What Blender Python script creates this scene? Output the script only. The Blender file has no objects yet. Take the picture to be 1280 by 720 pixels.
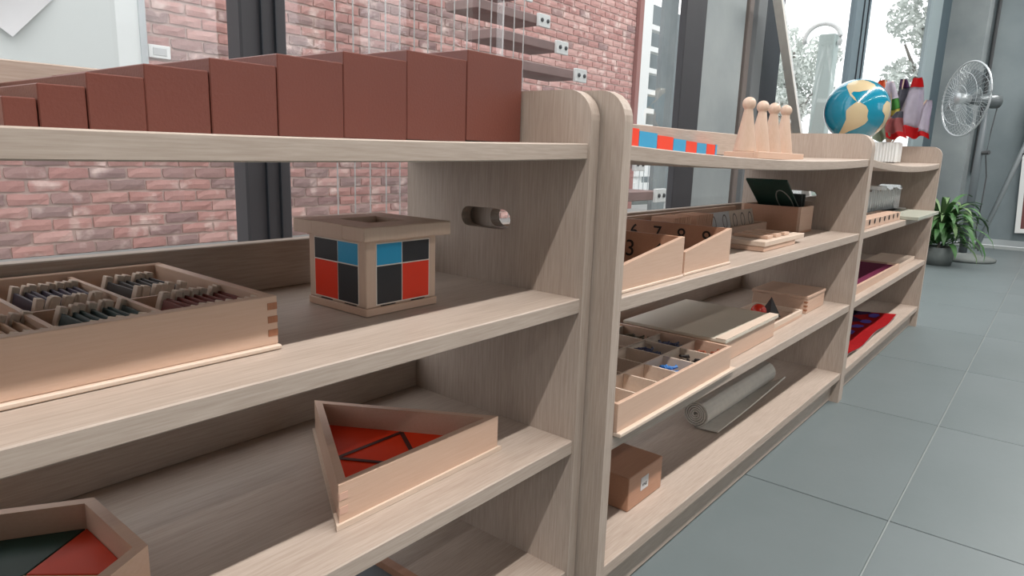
import bpy, bmesh, math, random
from mathutils import Vector, Matrix, noise as mnoise
random.seed(7)
PI = math.pi
SC = bpy.context.scene
COL = SC.collection

# ------------------------------------------------------------------ camera
cam_d = bpy.data.cameras.new('camera'); cam = bpy.data.objects.new('camera', cam_d); COL.objects.link(cam)
YAW, PITCH, ROLL = 0.6811, -0.198, 0.0329
fw = Vector((math.cos(PITCH)*math.cos(YAW), math.cos(PITCH)*math.sin(YAW), math.sin(PITCH)))
rt0 = Vector((math.sin(YAW), -math.cos(YAW), 0)); up0 = rt0.cross(fw)
rt = math.cos(ROLL)*rt0 + math.sin(ROLL)*up0; upv = -math.sin(ROLL)*rt0 + math.cos(ROLL)*up0
M = Matrix.Identity(4)
for i in range(3):
    M[i][0] = rt[i]; M[i][1] = upv[i]; M[i][2] = -fw[i]
M.translation = (-0.6851, -0.4465, 0.6349)
cam.matrix_world = M
cam_d.sensor_width = 36; cam_d.lens = 838.8/1280*36; cam_d.clip_start = 0.02; cam_d.clip_end = 200
SC.camera = cam

# ------------------------------------------------------------------ world, lights, exposure
SC.view_settings.view_transform = 'Standard'; SC.view_settings.look = 'None'
SC.view_settings.exposure = -0.1; SC.view_settings.gamma = 1; SC.view_settings.use_curve_mapping = False
w = bpy.data.worlds.new('overcast_sky'); SC.world = w; w.use_nodes = True
nt = w.node_tree; nt.nodes.clear()
wo = nt.nodes.new('ShaderNodeOutputWorld'); bg = nt.nodes.new('ShaderNodeBackground')
tc = nt.nodes.new('ShaderNodeTexCoord'); sp = nt.nodes.new('ShaderNodeSeparateXYZ')
rmp = nt.nodes.new('ShaderNodeValToRGB')
rmp.color_ramp.elements[0].position = 0.45; rmp.color_ramp.elements[0].color = (.45, .46, .46, 1)
rmp.color_ramp.elements[1].position = 0.55; rmp.color_ramp.elements[1].color = (.97, .985, 1.0, 1)
mp = nt.nodes.new('ShaderNodeMath'); mp.operation = 'MULTIPLY_ADD'; mp.inputs[1].default_value = .5; mp.inputs[2].default_value = .5
nt.links.new(tc.outputs['Generated'], sp.inputs[0]); nt.links.new(sp.outputs['Z'], mp.inputs[0])
nt.links.new(mp.outputs[0], rmp.inputs[0]); nt.links.new(rmp.outputs[0], bg.inputs[0])
bg.inputs[1].default_value = 2.5
nt.links.new(bg.outputs[0], wo.inputs[0])
CEIL_Z = 3.0
LED_WATT = 36.0           # per metre strip, two rows over the aisle

def lamp_area(name, loc, sx, sy, watt, col=(1, .95, .9), rot=(0, 0, 0)):
    l = bpy.data.lights.new(name, 'AREA'); l.shape = 'RECTANGLE'; l.size = sx; l.size_y = sy; l.energy = watt; l.color = col
    o = bpy.data.objects.new(name, l); COL.objects.link(o); o.location = loc; o.rotation_euler = rot
    return o

# ------------------------------------------------------------------ helpers
MW = {}
def srgb(r, g, b):
    f = lambda c: (c/255/12.92) if c/255 <= .04045 else ((c/255+.055)/1.055)**2.4
    return (f(r), f(g), f(b), 1)

def mat(name, col, rough=.6, spec=.4, metal=0, bump=0, bscale=60, var=0, vscale=8, col2=None, stretch=(1, 1, 1), emit=None, coat=0, detail=4, trans=0):
    m = bpy.data.materials.new(name); m.use_nodes = True
    n = m.node_tree.nodes; L = m.node_tree.links; p = n['Principled BSDF']
    p.inputs['Base Color'].default_value = col; p.inputs['Roughness'].default_value = rough
    p.inputs['Specular IOR Level'].default_value = spec; p.inputs['Metallic'].default_value = metal
    p.inputs['Coat Weight'].default_value = coat; p.inputs['Coat Roughness'].default_value = .08
    if trans: p.inputs['Transmission Weight'].default_value = trans
    if emit: p.inputs['Emission Color'].default_value = col; p.inputs['Emission Strength'].default_value = emit
    if var or bump or col2:
        t = n.new('ShaderNodeTexCoord'); mpn = n.new('ShaderNodeMapping'); mpn.inputs['Scale'].default_value = stretch
        L.new(t.outputs['Object'], mpn.inputs[0])
        ns = n.new('ShaderNodeTexNoise'); ns.inputs['Scale'].default_value = vscale; ns.inputs['Detail'].default_value = detail
        L.new(mpn.outputs[0], ns.inputs['Vector'])
        if var or col2:
            mx = n.new('ShaderNodeMix'); mx.data_type = 'RGBA'
            c2 = col2 if col2 else tuple(c*(1-var) for c in col[:3])+(1,)
            r = n.new('ShaderNodeValToRGB'); r.color_ramp.elements[0].position = .3; r.color_ramp.elements[1].position = .7
            L.new(ns.outputs[0], r.inputs[0]); L.new(r.outputs[0], mx.inputs[0])
            mx.inputs[6].default_value = col; mx.inputs[7].default_value = c2
            L.new(mx.outputs[2], p.inputs['Base Color'])
        if bump:
            n2 = n.new('ShaderNodeTexNoise'); n2.inputs['Scale'].default_value = bscale; n2.inputs['Detail'].default_value = 3
            L.new(mpn.outputs[0], n2.inputs['Vector'])
            b = n.new('ShaderNodeBump'); b.inputs['Strength'].default_value = bump; b.inputs['Distance'].default_value = .002
            L.new(n2.outputs[0], b.inputs['Height']); L.new(b.outputs[0], p.inputs['Normal'])
    return m

def wood(name, c1, c2, axis, streak=1.0, rough=.5, fine=1.0, spec=.35):
    """long grain along one axis: two stretched noises, one broad, one fine"""
    m = bpy.data.materials.new(name); m.use_nodes = True
    n = m.node_tree.nodes; L = m.node_tree.links; p = n['Principled BSDF']
    p.inputs['Roughness'].default_value = rough; p.inputs['Specular IOR Level'].default_value = spec
    t = n.new('ShaderNodeTexCoord')
    def stretched(k, s, det):
        mpn = n.new('ShaderNodeMapping'); sc = [1, 1, 1]; sc[axis] = k; mpn.inputs['Scale'].default_value = sc
        L.new(t.outputs['Object'], mpn.inputs[0])
        ns = n.new('ShaderNodeTexNoise'); ns.inputs['Scale'].default_value = s; ns.inputs['Detail'].default_value = det
        ns.inputs['Roughness'].default_value = .6
        L.new(mpn.outputs[0], ns.inputs['Vector']); return ns
    a = stretched(.08, 22, 5); b = stretched(.05, 420*fine, 3)
    mx = n.new('ShaderNodeMix'); mx.data_type = 'FLOAT'; mx.inputs[0].default_value = .6
    L.new(a.outputs[0], mx.inputs[2]); L.new(b.outputs[0], mx.inputs[3])
    r = n.new('ShaderNodeValToRGB'); r.color_ramp.elements[0].position = .5-.16/streak; r.color_ramp.elements[1].position = .5+.16/streak
    r.color_ramp.elements[0].color = c2; r.color_ramp.elements[1].color = c1
    L.new(mx.outputs[0], r.inputs[0]); L.new(r.outputs[0], p.inputs['Base Color'])
    bp_ = n.new('ShaderNodeBump'); bp_.inputs['Strength'].default_value = .12; bp_.inputs['Distance'].default_value = .001
    L.new(b.outputs[0], bp_.inputs['Height']); L.new(bp_.outputs[0], p.inputs['Normal'])
    return m

OAK1, OAK2 = srgb(187, 172, 160), srgb(164, 147, 134)
M_OAKX = wood('oak_laminate_long', OAK1, OAK2, 0)
M_OAKZ = wood('oak_laminate_upright', OAK1, OAK2, 2)
BE1, BE2 = srgb(208, 178, 158), srgb(196, 162, 140)
M_BEX = wood('beech_long', BE1, BE2, 0, .6, .45); M_BEY = wood('beech_cross', BE1, BE2, 1, .6, .45); M_BEZ = wood('beech_upright', BE1, BE2, 2, .6, .45)
M_PLY = wood('pale_plywood', srgb(216, 198, 182), srgb(202, 180, 162), 0, .6, .5)
M_GRAIN = wood('end_grain', srgb(178, 124, 94), srgb(150, 98, 72), 2, .6, .6)
M_PEG = wood('turned_beech', srgb(208, 184, 166), srgb(196, 168, 148), 2, .6, .4)
M_WARM = wood('warm_alder', srgb(186, 142, 116), srgb(168, 124, 100), 0, .6, .45)
M_BROWN = mat('brown_lacquer', srgb(112, 64, 54), rough=.36, spec=.4, bump=.12, bscale=400, var=.1, vscale=6)
M_BLACKPAINT = mat('black_paint', srgb(42, 42, 46), .5)
M_REDPAINT = mat('red_paint', srgb(226, 52, 16), .45)
M_BLUEPAINT = mat('blue_paint', srgb(34, 150, 196), .45)
M_WHITELINE = mat('white_line_paint', srgb(225, 215, 205), .6)
M_REDDEEP = mat('deep_red_paint', srgb(222, 60, 26), .6, spec=.15)
M_ORANGE = mat('orange_red_paint', srgb(206, 62, 32), .5)
M_GREEN = mat('dark_green_paint', srgb(38, 70, 62), .5, var=.3, vscale=20)
M_BEIGE = mat('beige_paint', srgb(200, 168, 128), .5)
M_FRAME = mat('anthracite_aluminium', srgb(62, 62, 66), .5, spec=.4, var=.1)
M_FRAME2 = mat('anthracite_profile_edge', srgb(46, 50, 56), .4)
M_MORTAR = mat('pale_mortar', srgb(206, 182, 174), .95, bump=.6, bscale=120, var=.2, vscale=14)
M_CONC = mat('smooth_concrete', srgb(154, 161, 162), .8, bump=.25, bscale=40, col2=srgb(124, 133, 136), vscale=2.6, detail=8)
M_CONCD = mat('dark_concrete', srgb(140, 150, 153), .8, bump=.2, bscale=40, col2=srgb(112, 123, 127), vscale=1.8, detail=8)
M_GROUT = mat('pale_grout', srgb(146, 152, 151), .8)
M_WHITE = mat('white_plaster', srgb(226, 228, 226), .7)
M_BOARD = mat('whiteboard_enamel', srgb(214, 218, 216), .45, spec=.4)
M_ALU = mat('brushed_aluminium', srgb(186, 192, 194), .4, metal=.6)
M_STEEL = mat('steel_cable', srgb(190, 186, 184), .35, metal=.5)
M_DARKSTEEL = mat('dark_steel', srgb(70, 72, 74), .5)
M_FELT = mat('grey_felt', srgb(208, 202, 194), .95, spec=.1, bump=.5, bscale=500, var=.08, vscale=60)
M_CREAM = mat('cream_lid', srgb(206, 196, 180), .5, var=.04, vscale=20)
M_PAPER = mat('white_paper', srgb(206, 204, 204), .8)
M_INK = mat('black_ink', srgb(38, 30, 28), .6)
M_INK2 = mat('grey_ink', srgb(120, 110, 104), .6)
M_PLASTIC = mat('clear_plastic', srgb(246, 248, 248), .25, spec=.5)
M_LEAF = mat('plant_leaf', srgb(74, 118, 66), .5, var=.4, vscale=12)
M_LEAF2 = mat('pale_plant_leaf', srgb(110, 138, 92), .5, var=.3, vscale=12)
M_TREE = mat('glare_pale_foliage', srgb(226, 232, 226), .8, var=.3, vscale=3)  # outdoor glare is put into the near-white leaf colour
M_BARK = mat('bark', srgb(130, 124, 116), .9, var=.3)
M_STONE = mat('grey_stone', srgb(112, 118, 116), .8, bump=.4, var=.2)

def floor_mat():
    m = mat('slate_tile', srgb(108, 117, 119), .42, spec=.45, bump=.15, bscale=30, col2=srgb(98, 108, 109), vscale=2.2, detail=9)
    return m
M_TILE = floor_mat()

def brick_mat():
    m = bpy.data.materials.new('old_brick'); m.use_nodes = True
    n = m.node_tree.nodes; L = m.node_tree.links; p = n['Principled BSDF']; p.inputs['Roughness'].default_value = .9
    p.inputs['Specular IOR Level'].default_value = .15
    a = n.new('ShaderNodeAttribute'); a.attribute_name = 'tone'
    r = n.new('ShaderNodeValToRGB'); cr = r.color_ramp
    cr.elements[0].position = 0; cr.elements[0].color = srgb(152, 124, 122)
    cr.elements[1].position = 1; cr.elements[1].color = srgb(206, 166, 158)
    for ps, c in ((.08, (160, 134, 130)), (.14, (178, 134, 128)), (.55, (188, 144, 137)), (.8, (196, 156, 149))):
        e = cr.elements.new(ps); e.color = srgb(*c)
    L.new(a.outputs['Fac'], r.inputs[0])
    t = n.new('ShaderNodeTexCoord'); ns = n.new('ShaderNodeTexNoise'); ns.inputs['Scale'].default_value = 7; ns.inputs['Detail'].default_value = 6
    g = n.new('ShaderNodeNewGeometry'); L.new(g.outputs['Position'], ns.inputs['Vector'])
    rr = n.new('ShaderNodeValToRGB'); rr.color_ramp.elements[0].position = .55; rr.color_ramp.elements[1].position = .72
    L.new(ns.outputs[0], rr.inputs[0])
    mx = n.new('ShaderNodeMix'); mx.data_type = 'RGBA'; L.new(rr.outputs[0], mx.inputs[0]); L.new(r.outputs[0], mx.inputs[6])
    mx.inputs[7].default_value = srgb(224, 200, 192); L.new(mx.outputs[2], p.inputs['Base Color'])
    n2 = n.new('ShaderNodeTexNoise'); n2.inputs['Scale'].default_value = 45; L.new(g.outputs['Position'], n2.inputs['Vector'])
    b = n.new('ShaderNodeBump'); b.inputs['Strength'].default_value = .5; b.inputs['Distance'].default_value = .004
    L.new(n2.outputs[0], b.inputs['Height']); L.new(b.outputs[0], p.inputs['Normal'])
    return m
M_BRICK = brick_mat()

def glass_mat(name, f0=.04, tint=(1, 1, 1, 1)):
    m = bpy.data.materials.new(name); m.use_nodes = True
    n = m.node_tree.nodes; L = m.node_tree.links; n.clear()
    o = n.new('ShaderNodeOutputMaterial'); mx = n.new('ShaderNodeMixShader'); t = n.new('ShaderNodeBsdfTransparent'); g = n.new('ShaderNodeBsdfGlossy')
    g.inputs['Roughness'].default_value = 0.0; t.inputs[0].default_value = tint
    f = n.new('ShaderNodeLayerWeight'); f.inputs[0].default_value = .5
    pw = n.new('ShaderNodeMath'); pw.operation = 'POWER'; pw.inputs[1].default_value = 5
    ma = n.new('ShaderNodeMath'); ma.operation = 'MULTIPLY_ADD'; ma.inputs[1].default_value = 1-f0; ma.inputs[2].default_value = f0
    L.new(f.outputs['Facing'], pw.inputs[0]); L.new(pw.outputs[0], ma.inputs[0]); L.new(ma.outputs[0], mx.inputs[0]); L.new(t.outputs[0], mx.inputs[1]); L.new(g.outputs[0], mx.inputs[2]); L.new(mx.outputs[0], o.inputs[0])
    return m
M_GLASS = glass_mat("clear_glass", .10)

def link(name, me, parent=None, loc=None, rot=None):
    o = bpy.data.objects.new(name, me); COL.objects.link(o)
    if parent: o.parent = parent
    if loc: o.location = loc
    if rot: o.rotation_euler = rot
    return o

def fin(bm, name, m, smooth=False):
    bmesh.ops.recalc_face_normals(bm, faces=bm.faces)
    me = bpy.data.meshes.new(name); bm.to_mesh(me); bm.free(); me.materials.append(m)
    if smooth:
        for p in me.polygons: p.use_smooth = True
    return me

def obj(name, bm, m, parent=None, world=True, smooth=False, label=None):
    """one mesh object; geometry given in world coordinates is brought into the parent's frame"""
    if parent and world:
        bm.transform(MW[parent].inverted())
    o = link(name, fin(bm, name, m, smooth), parent)
    if parent: MW[o] = MW[parent].copy()
    if label: o['label'] = label
    return o

def tag(o, label=None, cat=None, group=None, kind=None):
    if label: o['label'] = label
    if cat: o['category'] = cat
    if group: o['group'] = group
    if kind: o['kind'] = kind
    return o

def thing(name, label, cat, loc=(0, 0, 0), rz=0, group=None):
    o = link(name, None); o.location = loc; o.rotation_euler = (0, 0, rz); o.empty_display_size = .05
    MW[o] = Matrix.Translation(loc) @ Matrix.Rotation(rz, 4, 'Z')
    return tag(o, label, cat, group)

def solo(name, bm, m, label, cat, loc, group=None, smooth=False, kind=None):
    """a thing that is one mesh: geometry in world coordinates, origin moved to loc"""
    bm.transform(Matrix.Translation(-Vector(loc)))
    o = link(name, fin(bm, name, m, smooth)); o.location = loc; MW[o] = Matrix.Translation(loc)
    return tag(o, label, cat, group, kind)

def struct(name, bm, m, parent=None):
    o = link(name, fin(bm, name, m), parent)
    MW[o] = Matrix.Identity(4)
    if not parent: o['kind'] = 'structure'
    return o

def box(bm, x0, x1, y0, y1, z0, z1, bev=0, T=None):
    b2 = bmesh.new()
    vs = [b2.verts.new((x, y, z)) for x in (x0, x1) for y in (y0, y1) for z in (z0, z1)]
    for f in ((0, 1, 3, 2), (4, 6, 7, 5), (0, 4, 5, 1), (2, 3, 7, 6), (0, 2, 6, 4), (1, 5, 7, 3)): b2.faces.new([vs[i] for i in f])
    bmesh.ops.recalc_face_normals(b2, faces=b2.faces)
    if bev: bmesh.ops.bevel(b2, geom=b2.edges[:], offset=bev, segments=1, affect='EDGES', clamp_overlap=True)
    if T: b2.transform(T)
    merge(bm, b2); return bm

def merge(bm, b2):
    me = bpy.data.meshes.new('tmp'); b2.to_mesh(me); b2.free(); bm.from_mesh(me); bpy.data.meshes.remove(me)

def B(*a, **k): return box(bmesh.new(), *a, **k)

def prism(pts, z0, z1, T=None, bev=0):
    """closed outline (list of x,y) pulled from z0 to z1"""
    b = bmesh.new(); lo = [b.verts.new((x, y, z0)) for x, y in pts]; hi = [b.verts.new((x, y, z1)) for x, y in pts]
    b.faces.new(lo[::-1]); b.faces.new(hi); n = len(pts)
    for i in range(n): b.faces.new((lo[i], lo[(i+1) % n], hi[(i+1) % n], hi[i]))
    bmesh.ops.recalc_face_normals(b, faces=b.faces)
    if bev: bmesh.ops.bevel(b, geom=b.edges[:], offset=bev, segments=1, affect='EDGES')
    if T: b.transform(T)
    return b

def lathe(prof, cx, cy, n=24, axis=None, cap=True):
    b = bmesh.new(); rings = []
    for r, z in prof:
        if r < 1e-6: rings.append([b.verts.new((cx, cy, z))])
        else: rings.append([b.verts.new((cx+r*math.cos(2*PI*i/n), cy+r*math.sin(2*PI*i/n), z)) for i in range(n)])
    for a, c in zip(rings, rings[1:]):
        for i in range(n):
            j = (i+1) % n
            if len(a) == 1 and len(c) == 1: continue
            if len(a) == 1: b.faces.new((a[0], c[i], c[j]))
            elif len(c) == 1: b.faces.new((a[i], a[j], c[0]))
            else: b.faces.new((a[i], a[j], c[j], c[i]))
    if cap:
        if len(rings[0]) > 1: b.faces.new(rings[0][::-1])
        if len(rings[-1]) > 1: b.faces.new(rings[-1])
    return b

def tube(path, r, n=8, bm=None, closed=False):
    b = bm or bmesh.new(); P = [Vector(p) for p in path]; rings = []; N = len(P)
    rad = r if isinstance(r, (list, tuple)) else [r]*N
    for i, p in enumerate(P):
        if closed: d = P[(i+1) % N]-P[i-1]
        else: d = (P[min(i+1, N-1)]-P[max(i-1, 0)])
        d.normalize(); u = d.cross(Vector((0, 0, 1)))
        if u.length < .05: u = d.cross(Vector((1, 0, 0)))
        u.normalize(); v = d.cross(u)
        rings.append([b.verts.new(p+rad[i]*(math.cos(2*PI*k/n)*u+math.sin(2*PI*k/n)*v)) for k in range(n)])
    m = N if closed else N-1
    for i in range(m):
        a, c = rings[i], rings[(i+1) % N]
        for k in range(n): b.faces.new((a[k], a[(k+1) % n], c[(k+1) % n], c[k]))
    if not closed:
        b.faces.new(rings[0][::-1]); b.faces.new(rings[-1])
    return b

def frame_T(origin, ex, ez_):
    """matrix whose x axis is ex and z axis is ez_"""
    x = Vector(ex).normalized(); z = Vector(ez_).normalized(); y = z.cross(x).normalized(); z = x.cross(y)
    m = Matrix.Identity(4)
    for i in range(3): m[i][0] = x[i]; m[i][1] = y[i]; m[i][2] = z[i]
    m.translation = origin; return m

def text_bm(s, size, depth, T, align='CENTER'):
    c = bpy.data.curves.new('t', 'FONT'); c.body = s; c.size = size; c.extrude = depth; c.align_x = align; c.align_y = 'CENTER'
    o = bpy.data.objects.new('t', c); COL.objects.link(o)
    bpy.context.view_layer.update()
    me = bpy.data.meshes.new_from_object(o.evaluated_get(bpy.context.evaluated_depsgraph_get()))
    b = bmesh.new(); b.from_mesh(me); b.transform(T)
    bpy.data.objects.remove(o); bpy.data.curves.remove(c); bpy.data.meshes.remove(me)
    return b

# ------------------------------------------------------------------ setting
ROOM_Y0, GL = -4.5, 0.5
f = struct('floor', B(-3, 6.35, ROOM_Y0, GL+.15, -.08, -.004), M_GROUT)
tile_mesh = {}
for i in range(-5, 10):
    for j in range(-4, 2):
        x0 = .0275+.6*i+.0014; x1 = min(.0275+.6*(i+1)-.0014, 6.34); y0 = -.285+.6*j+.0014; y1 = min(y0+.6-.0028, GL+.14)
        if x1-x0 < .03: continue
        k = (round(x1-x0, 3), round(y1-y0, 3))
        if k not in tile_mesh: tile_mesh[k] = fin(B(0, k[0], 0, k[1], -.03, 0, bev=.0006), 'tile', M_TILE)
        link('tile', tile_mesh[k], f, (x0, y0, 0))
# the rest of the floor, behind the camera, stays one slab
tag(link('far_tiles', fin(B(-3, 6.34, ROOM_Y0, -2.685, -.03, 0), 'far_tiles', M_TILE), f), kind='stuff')
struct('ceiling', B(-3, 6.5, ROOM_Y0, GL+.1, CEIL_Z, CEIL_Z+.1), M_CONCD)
struct('wall_left', B(-3.1, -3, ROOM_Y0, GL+.1, 0, CEIL_Z), M_CONC)
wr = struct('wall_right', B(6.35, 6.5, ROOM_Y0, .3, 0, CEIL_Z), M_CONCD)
struct('trim_1', B(6.02, 6.5, .24, GL+.12, 0, CEIL_Z), M_CONC)                      # pale concrete pilaster in the corner
struct('baseboard_right', B(6.335, 6.35, ROOM_Y0, .235, 0, .05), M_ALU)
# opposite wall: white, broken by tall windows
wf = bmesh.new()
box(wf, -3, 1.6, ROOM_Y0-.15, ROOM_Y0, 0, CEIL_Z); box(wf, 1.6, 6.5, ROOM_Y0-.15, ROOM_Y0, 0, .9); box(wf, 1.6, 6.5, ROOM_Y0-.15, ROOM_Y0, 2.6, CEIL_Z)
for x in (2.6, 3.7, 4.8, 5.9): box(wf, x, x+.3, ROOM_Y0-.15, ROOM_Y0, .9, 2.6)
struct('wall_front', wf, M_CONC)
for k, (a, c) in enumerate(((1.6, 2.6), (2.9, 3.7), (4.0, 4.8), (5.1, 5.9))):
    b = bmesh.new()
    for xa, xb, za, zb in ((a, c, .9, .95), (a, c, 2.55, 2.6), (a, a+.05, .95, 2.55), (c-.05, c, .95, 2.55)): box(b, xa, xb, ROOM_Y0-.1, ROOM_Y0-.04, za, zb)
    wn = struct('window_%d' % (k+5), b, M_FRAME)
    obj('pane', B(a+.05, c-.05, ROOM_Y0-.075, ROOM_Y0-.07, .95, 2.55), M_GLASS, wn)

# glazed wall behind the shelves: posts, sill and panes
def post(n, x0, x1, y0, y1, m, ribs=()):
    o = struct('trim_%d' % n, B(x0, x1, y0, y1, .0, CEIL_Z, bev=.003), m)
    for a, c in ribs: obj('profile_rib', B(a, c, y0-.006, y0+.001, 0, CEIL_Z), M_FRAME2, o)
    return o
post(2, -.164, -.090, GL-.02, GL+.018, M_FRAME, ((-.1345, -.133), (-.112, -.1105)))
post(3, 1.235, 1.375, GL-.012, GL+.01, M_FRAME)
struct('trim_4', B(1.41, 1.75, GL+.012, GL+.09, 0, CEIL_Z, bev=.006), M_CONC)          # concrete column in the glass line
post(5, 1.76, 1.80, GL+.005, GL+.03, mat('taupe_profile', srgb(112, 104, 100), .5))
post(6, 1.84, 1.93, GL+.005, GL+.03, mat('mid_grey_profile', srgb(110, 114, 116), .5))
post(7, 1.93, 2.12, GL+.006, GL+.03, M_FRAME2)
post(8, 3.14, 3.43, GL-.0, GL+.03, mat('blue_grey_profile', srgb(108, 124, 132), .5), ((3.27, 3.275), (3.36, 3.365)))
struct('trim_9', B(5.2, 5.62, GL-.0, GL+.035, 0, CEIL_Z), mat('pale_blue_grey_profile', srgb(146, 160, 164), .6))
struct('trim_10', B(5.625, 6.02, GL-.0, GL+.03, 0, CEIL_Z), mat('dark_blue_grey_panel', srgb(74, 90, 98), .6))
struct('trim_11', B(-3, -.168, GL+.0, GL+.08, 0, .06), M_FRAME)
struct('trim_12', B(-.083, 1.245, GL+.0, GL+.08, 0, .06), M_FRAME)
struct('trim_13', B(2.12, 5.2, GL+.0, GL+.03, 0, .12), M_FRAME)
for k, (a, c, z) in enumerate(((-3, -.168, .06), (-.083, 1.245, .06), (2.12, 3.14, .12), (3.43, 5.2, .12))):
    b = bmesh.new(); vs = [b.verts.new(v) for v in ((a, GL+.014, z), (c, GL+.014, z), (c, GL+.014, CEIL_Z), (a, GL+.014, CEIL_Z))]; b.faces.new(vs)
    bmesh.ops.solidify(b, geom=b.faces[:], thickness=.006)
    o = struct('window_%d' % (k+1), b, M_GLASS)

# ------------------------------------------------------------------ court behind the glass
struct('ground', B(-6, 30, GL+.15, 30, -.15, -.05), mat('court_paving', srgb(150, 152, 150), .9, var=.2, vscale=3))
BY = 4.17
wb = struct('wall_back', B(-3, 7.36, BY, BY+.2, -.05, 2.9), M_MORTAR)
variants = []
def brick_bm(L_, H_, seed, tone, off=(0, 0, 0)):
    r = random.Random(seed); b = bmesh.new()
    nx, nz = 4, 2; g = {}
    for i in range(nx+1):
        for k in range(nz+1):
            ed = (i in (0, nx)) or (k in (0, nz))
            j = .0035 if ed else .002
            x = i/nx*L_+r.uniform(-j, j); z = k/nz*H_+r.uniform(-j, j)
            y = -.013+r.uniform(-.004, .002)+(.005 if ed else 0)
            g[i, k] = b.verts.new((x+off[0], y+off[1], z+off[2]))
    for i in range(nx):
        for k in range(nz): b.faces.new((g[i, k], g[i+1, k], g[i+1, k+1], g[i, k+1]))
    rim = [(i, 0) for i in range(nx+1)]+[(nx, k) for k in range(1, nz+1)]+[(i, nz) for i in range(nx-1, -1, -1)]+[(0, k) for k in range(nz-1, 0, -1)]
    bk = {}
    for q_ in rim: v = g[q_].co; bk[q_] = b.verts.new((v.x, off[1]+.006, v.z))
    for a, c in zip(rim, rim[1:]+rim[:1]): b.faces.new((g[a], g[c], bk[c], bk[a]))
    return b
def set_tone(me, tones):
    at = me.attributes.new('tone', 'FLOAT', 'FACE')
    for i, d in enumerate(at.data): d.value = tones[i]
for s in range(20):
    b = brick_bm(.201, .059, s, 0); me = fin(b, 'brick', M_BRICK)
    t = random.random() if s > 2 else .05*s
    set_tone(me, [t]*len(me.polygons)); variants.append(me)
PX, PZ = .216, .075
cells = []
for row in range(0, 39):
    z = -.045+PZ*row
    x = -3+(PX/2 if row % 2 else 0)
    while x < 7.36-.03:
        L_ = min(.207, 7.355-x); cells.append((x, z, L_)); x += PX
camp = Vector(M.translation)
def inview(x, z):
    d = Vector((x, BY, z))-camp; zz = d.dot(fw); u = 640+838.8*d.dot(rt)/zz; v = 360-838.8*d.dot(upv)/zz
    # what the photograph shows of the wall: above the prisms, through the upper bay, beside the column
    return (-20 < u < 800) and ((-10 < v < 120 and u > 175) or (190 < v < 330 and u < 515)), zz
vis = []; rest = []
for c in cells:
    ok, zz = inview(c[0]+.1, c[1]+.03)
    (vis if ok and c[2] > .15 else rest).append((zz, c))
vis.sort(key=lambda t: t[0])
rest += vis[300:]; vis = vis[:300]
for zz, (x, z, L_) in vis:
    o = link('brick', random.choice(variants), wb, (x+random.uniform(-.002, .002), BY-.001, z+random.uniform(-.002, .002)))
bm = bmesh.new(); tones = []
for i, (zz, (x, z, L_)) in enumerate(rest):
    b2 = brick_bm(L_-.006, .059, 1000+i, 0, (x, BY-.001, z)); n_ = len(b2.faces); t = random.random(); tones += [t]*n_; merge(bm, b2)
me = fin(bm, 'bricks', M_BRICK); set_tone(me, tones); o = link('bricks', me, wb); o['kind'] = 'stuff'
# white-framed end of the brick wall and the pale building past it
struct('trim_14', B(7.36, 7.46, BY-.06, BY+.2, -.05, 2.9), mat('oxide_corner', srgb(150, 106, 100), .8))

tb = thing('white_pavilion', 'white building corner with slatted opening seen past the end of the brick wall', 'building', (8.6, BY+.5, -.05))
b = B(8.10, 8.36, BY+.3, BY+.42, -.05, 2.9); obj('jamb', b, M_WHITE, tb)
obj('wall', B(8.0, 10.5, BY+.6, BY+.8, -.05, 2.9), mat('shaded_recess_grey', srgb(120, 128, 130), .9), tb)  # shade of the recess behind the slats is put into this grey
for z in (.86, 1.05, 1.28, 1.55, 1.85, 2.15, 2.45):
    obj('slat', B(8.36, 9.0, BY+.34, BY+.46, z, z+.07), M_WHITE, tb)
obj('low_panel', B(8.1, 9.0, BY+.26, BY+.30, -.05, .12), M_STONE, tb)
obj('bright_panel', B(8.1, 8.62, BY+.26, BY+.30, .36, .62), M_WHITE, tb)
obj('bright_panel', B(8.1, 8.62, BY+.26, BY+.30, .14, .27), M_WHITE, tb)
for x in (8.2, 8.33, 8.47): obj('panel_joint', B(x, x+.012, BY+.252, BY+.262, .14, .62), M_ALU, tb)
solo('concrete_pier', B(4.0, 4.21, 2.0, 2.04, -.05, 2.9, bev=.006), M_CONC, 'grey green concrete pier between the white building corner and the dark glass post', 'pillar', (4.1, 2.02, -.05))

# whiteboard on the bricks, with a tilted sheet of paper, and a double socket beside it
t = thing('whiteboard', 'large white wall board hung on the brick wall, upper left', 'whiteboard', (.5, BY-.03, 1.06))
obj('board', B(-.9, 1.22, BY-.045, BY-.018, 1.02, 2.4), M_BOARD, t)
b = B(1.22, 1.26, BY-.055, BY-.012, 1.0, 2.42); box(b, -.94, 1.22, BY-.055, BY-.012, 2.4, 2.42); obj('frame', b, M_ALU, t)
b = bmesh.new(); g = []
for i in range(9):
    r_ = []
    for j in range(9):
        x = i/8*.25; z = j/8*.34; y = -.004-.07*max(0, (x/.25-.25))**2*(1.2-z/.34)
        r_.append(b.verts.new((x, y, z)))
    g.append(r_)
for i in range(8):
    for j in range(8): b.faces.new((g[i][j], g[i+1][j], g[i+1][j+1], g[i][j+1]))
b.transform(Matrix.Translation((.36, BY-.048, 1.335)) @ Matrix.Rotation(R_ := math.radians(43), 4, 'Y'))
solo('paper_sheet', b, M_PAPER, 'curled white paper sheet stuck at a tilt on the white wall board', 'paper', (.36, BY-.05, 1.335), smooth=True)
t = thing('wall_socket', 'white socket plate on the bricks beside the white wall board', 'socket', (1.36, BY-.02, 1.16))
obj('plate', B(1.275, 1.41, BY-.03, BY-.012, 1.155, 1.235, bev=.003), M_WHITE, t)
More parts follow.
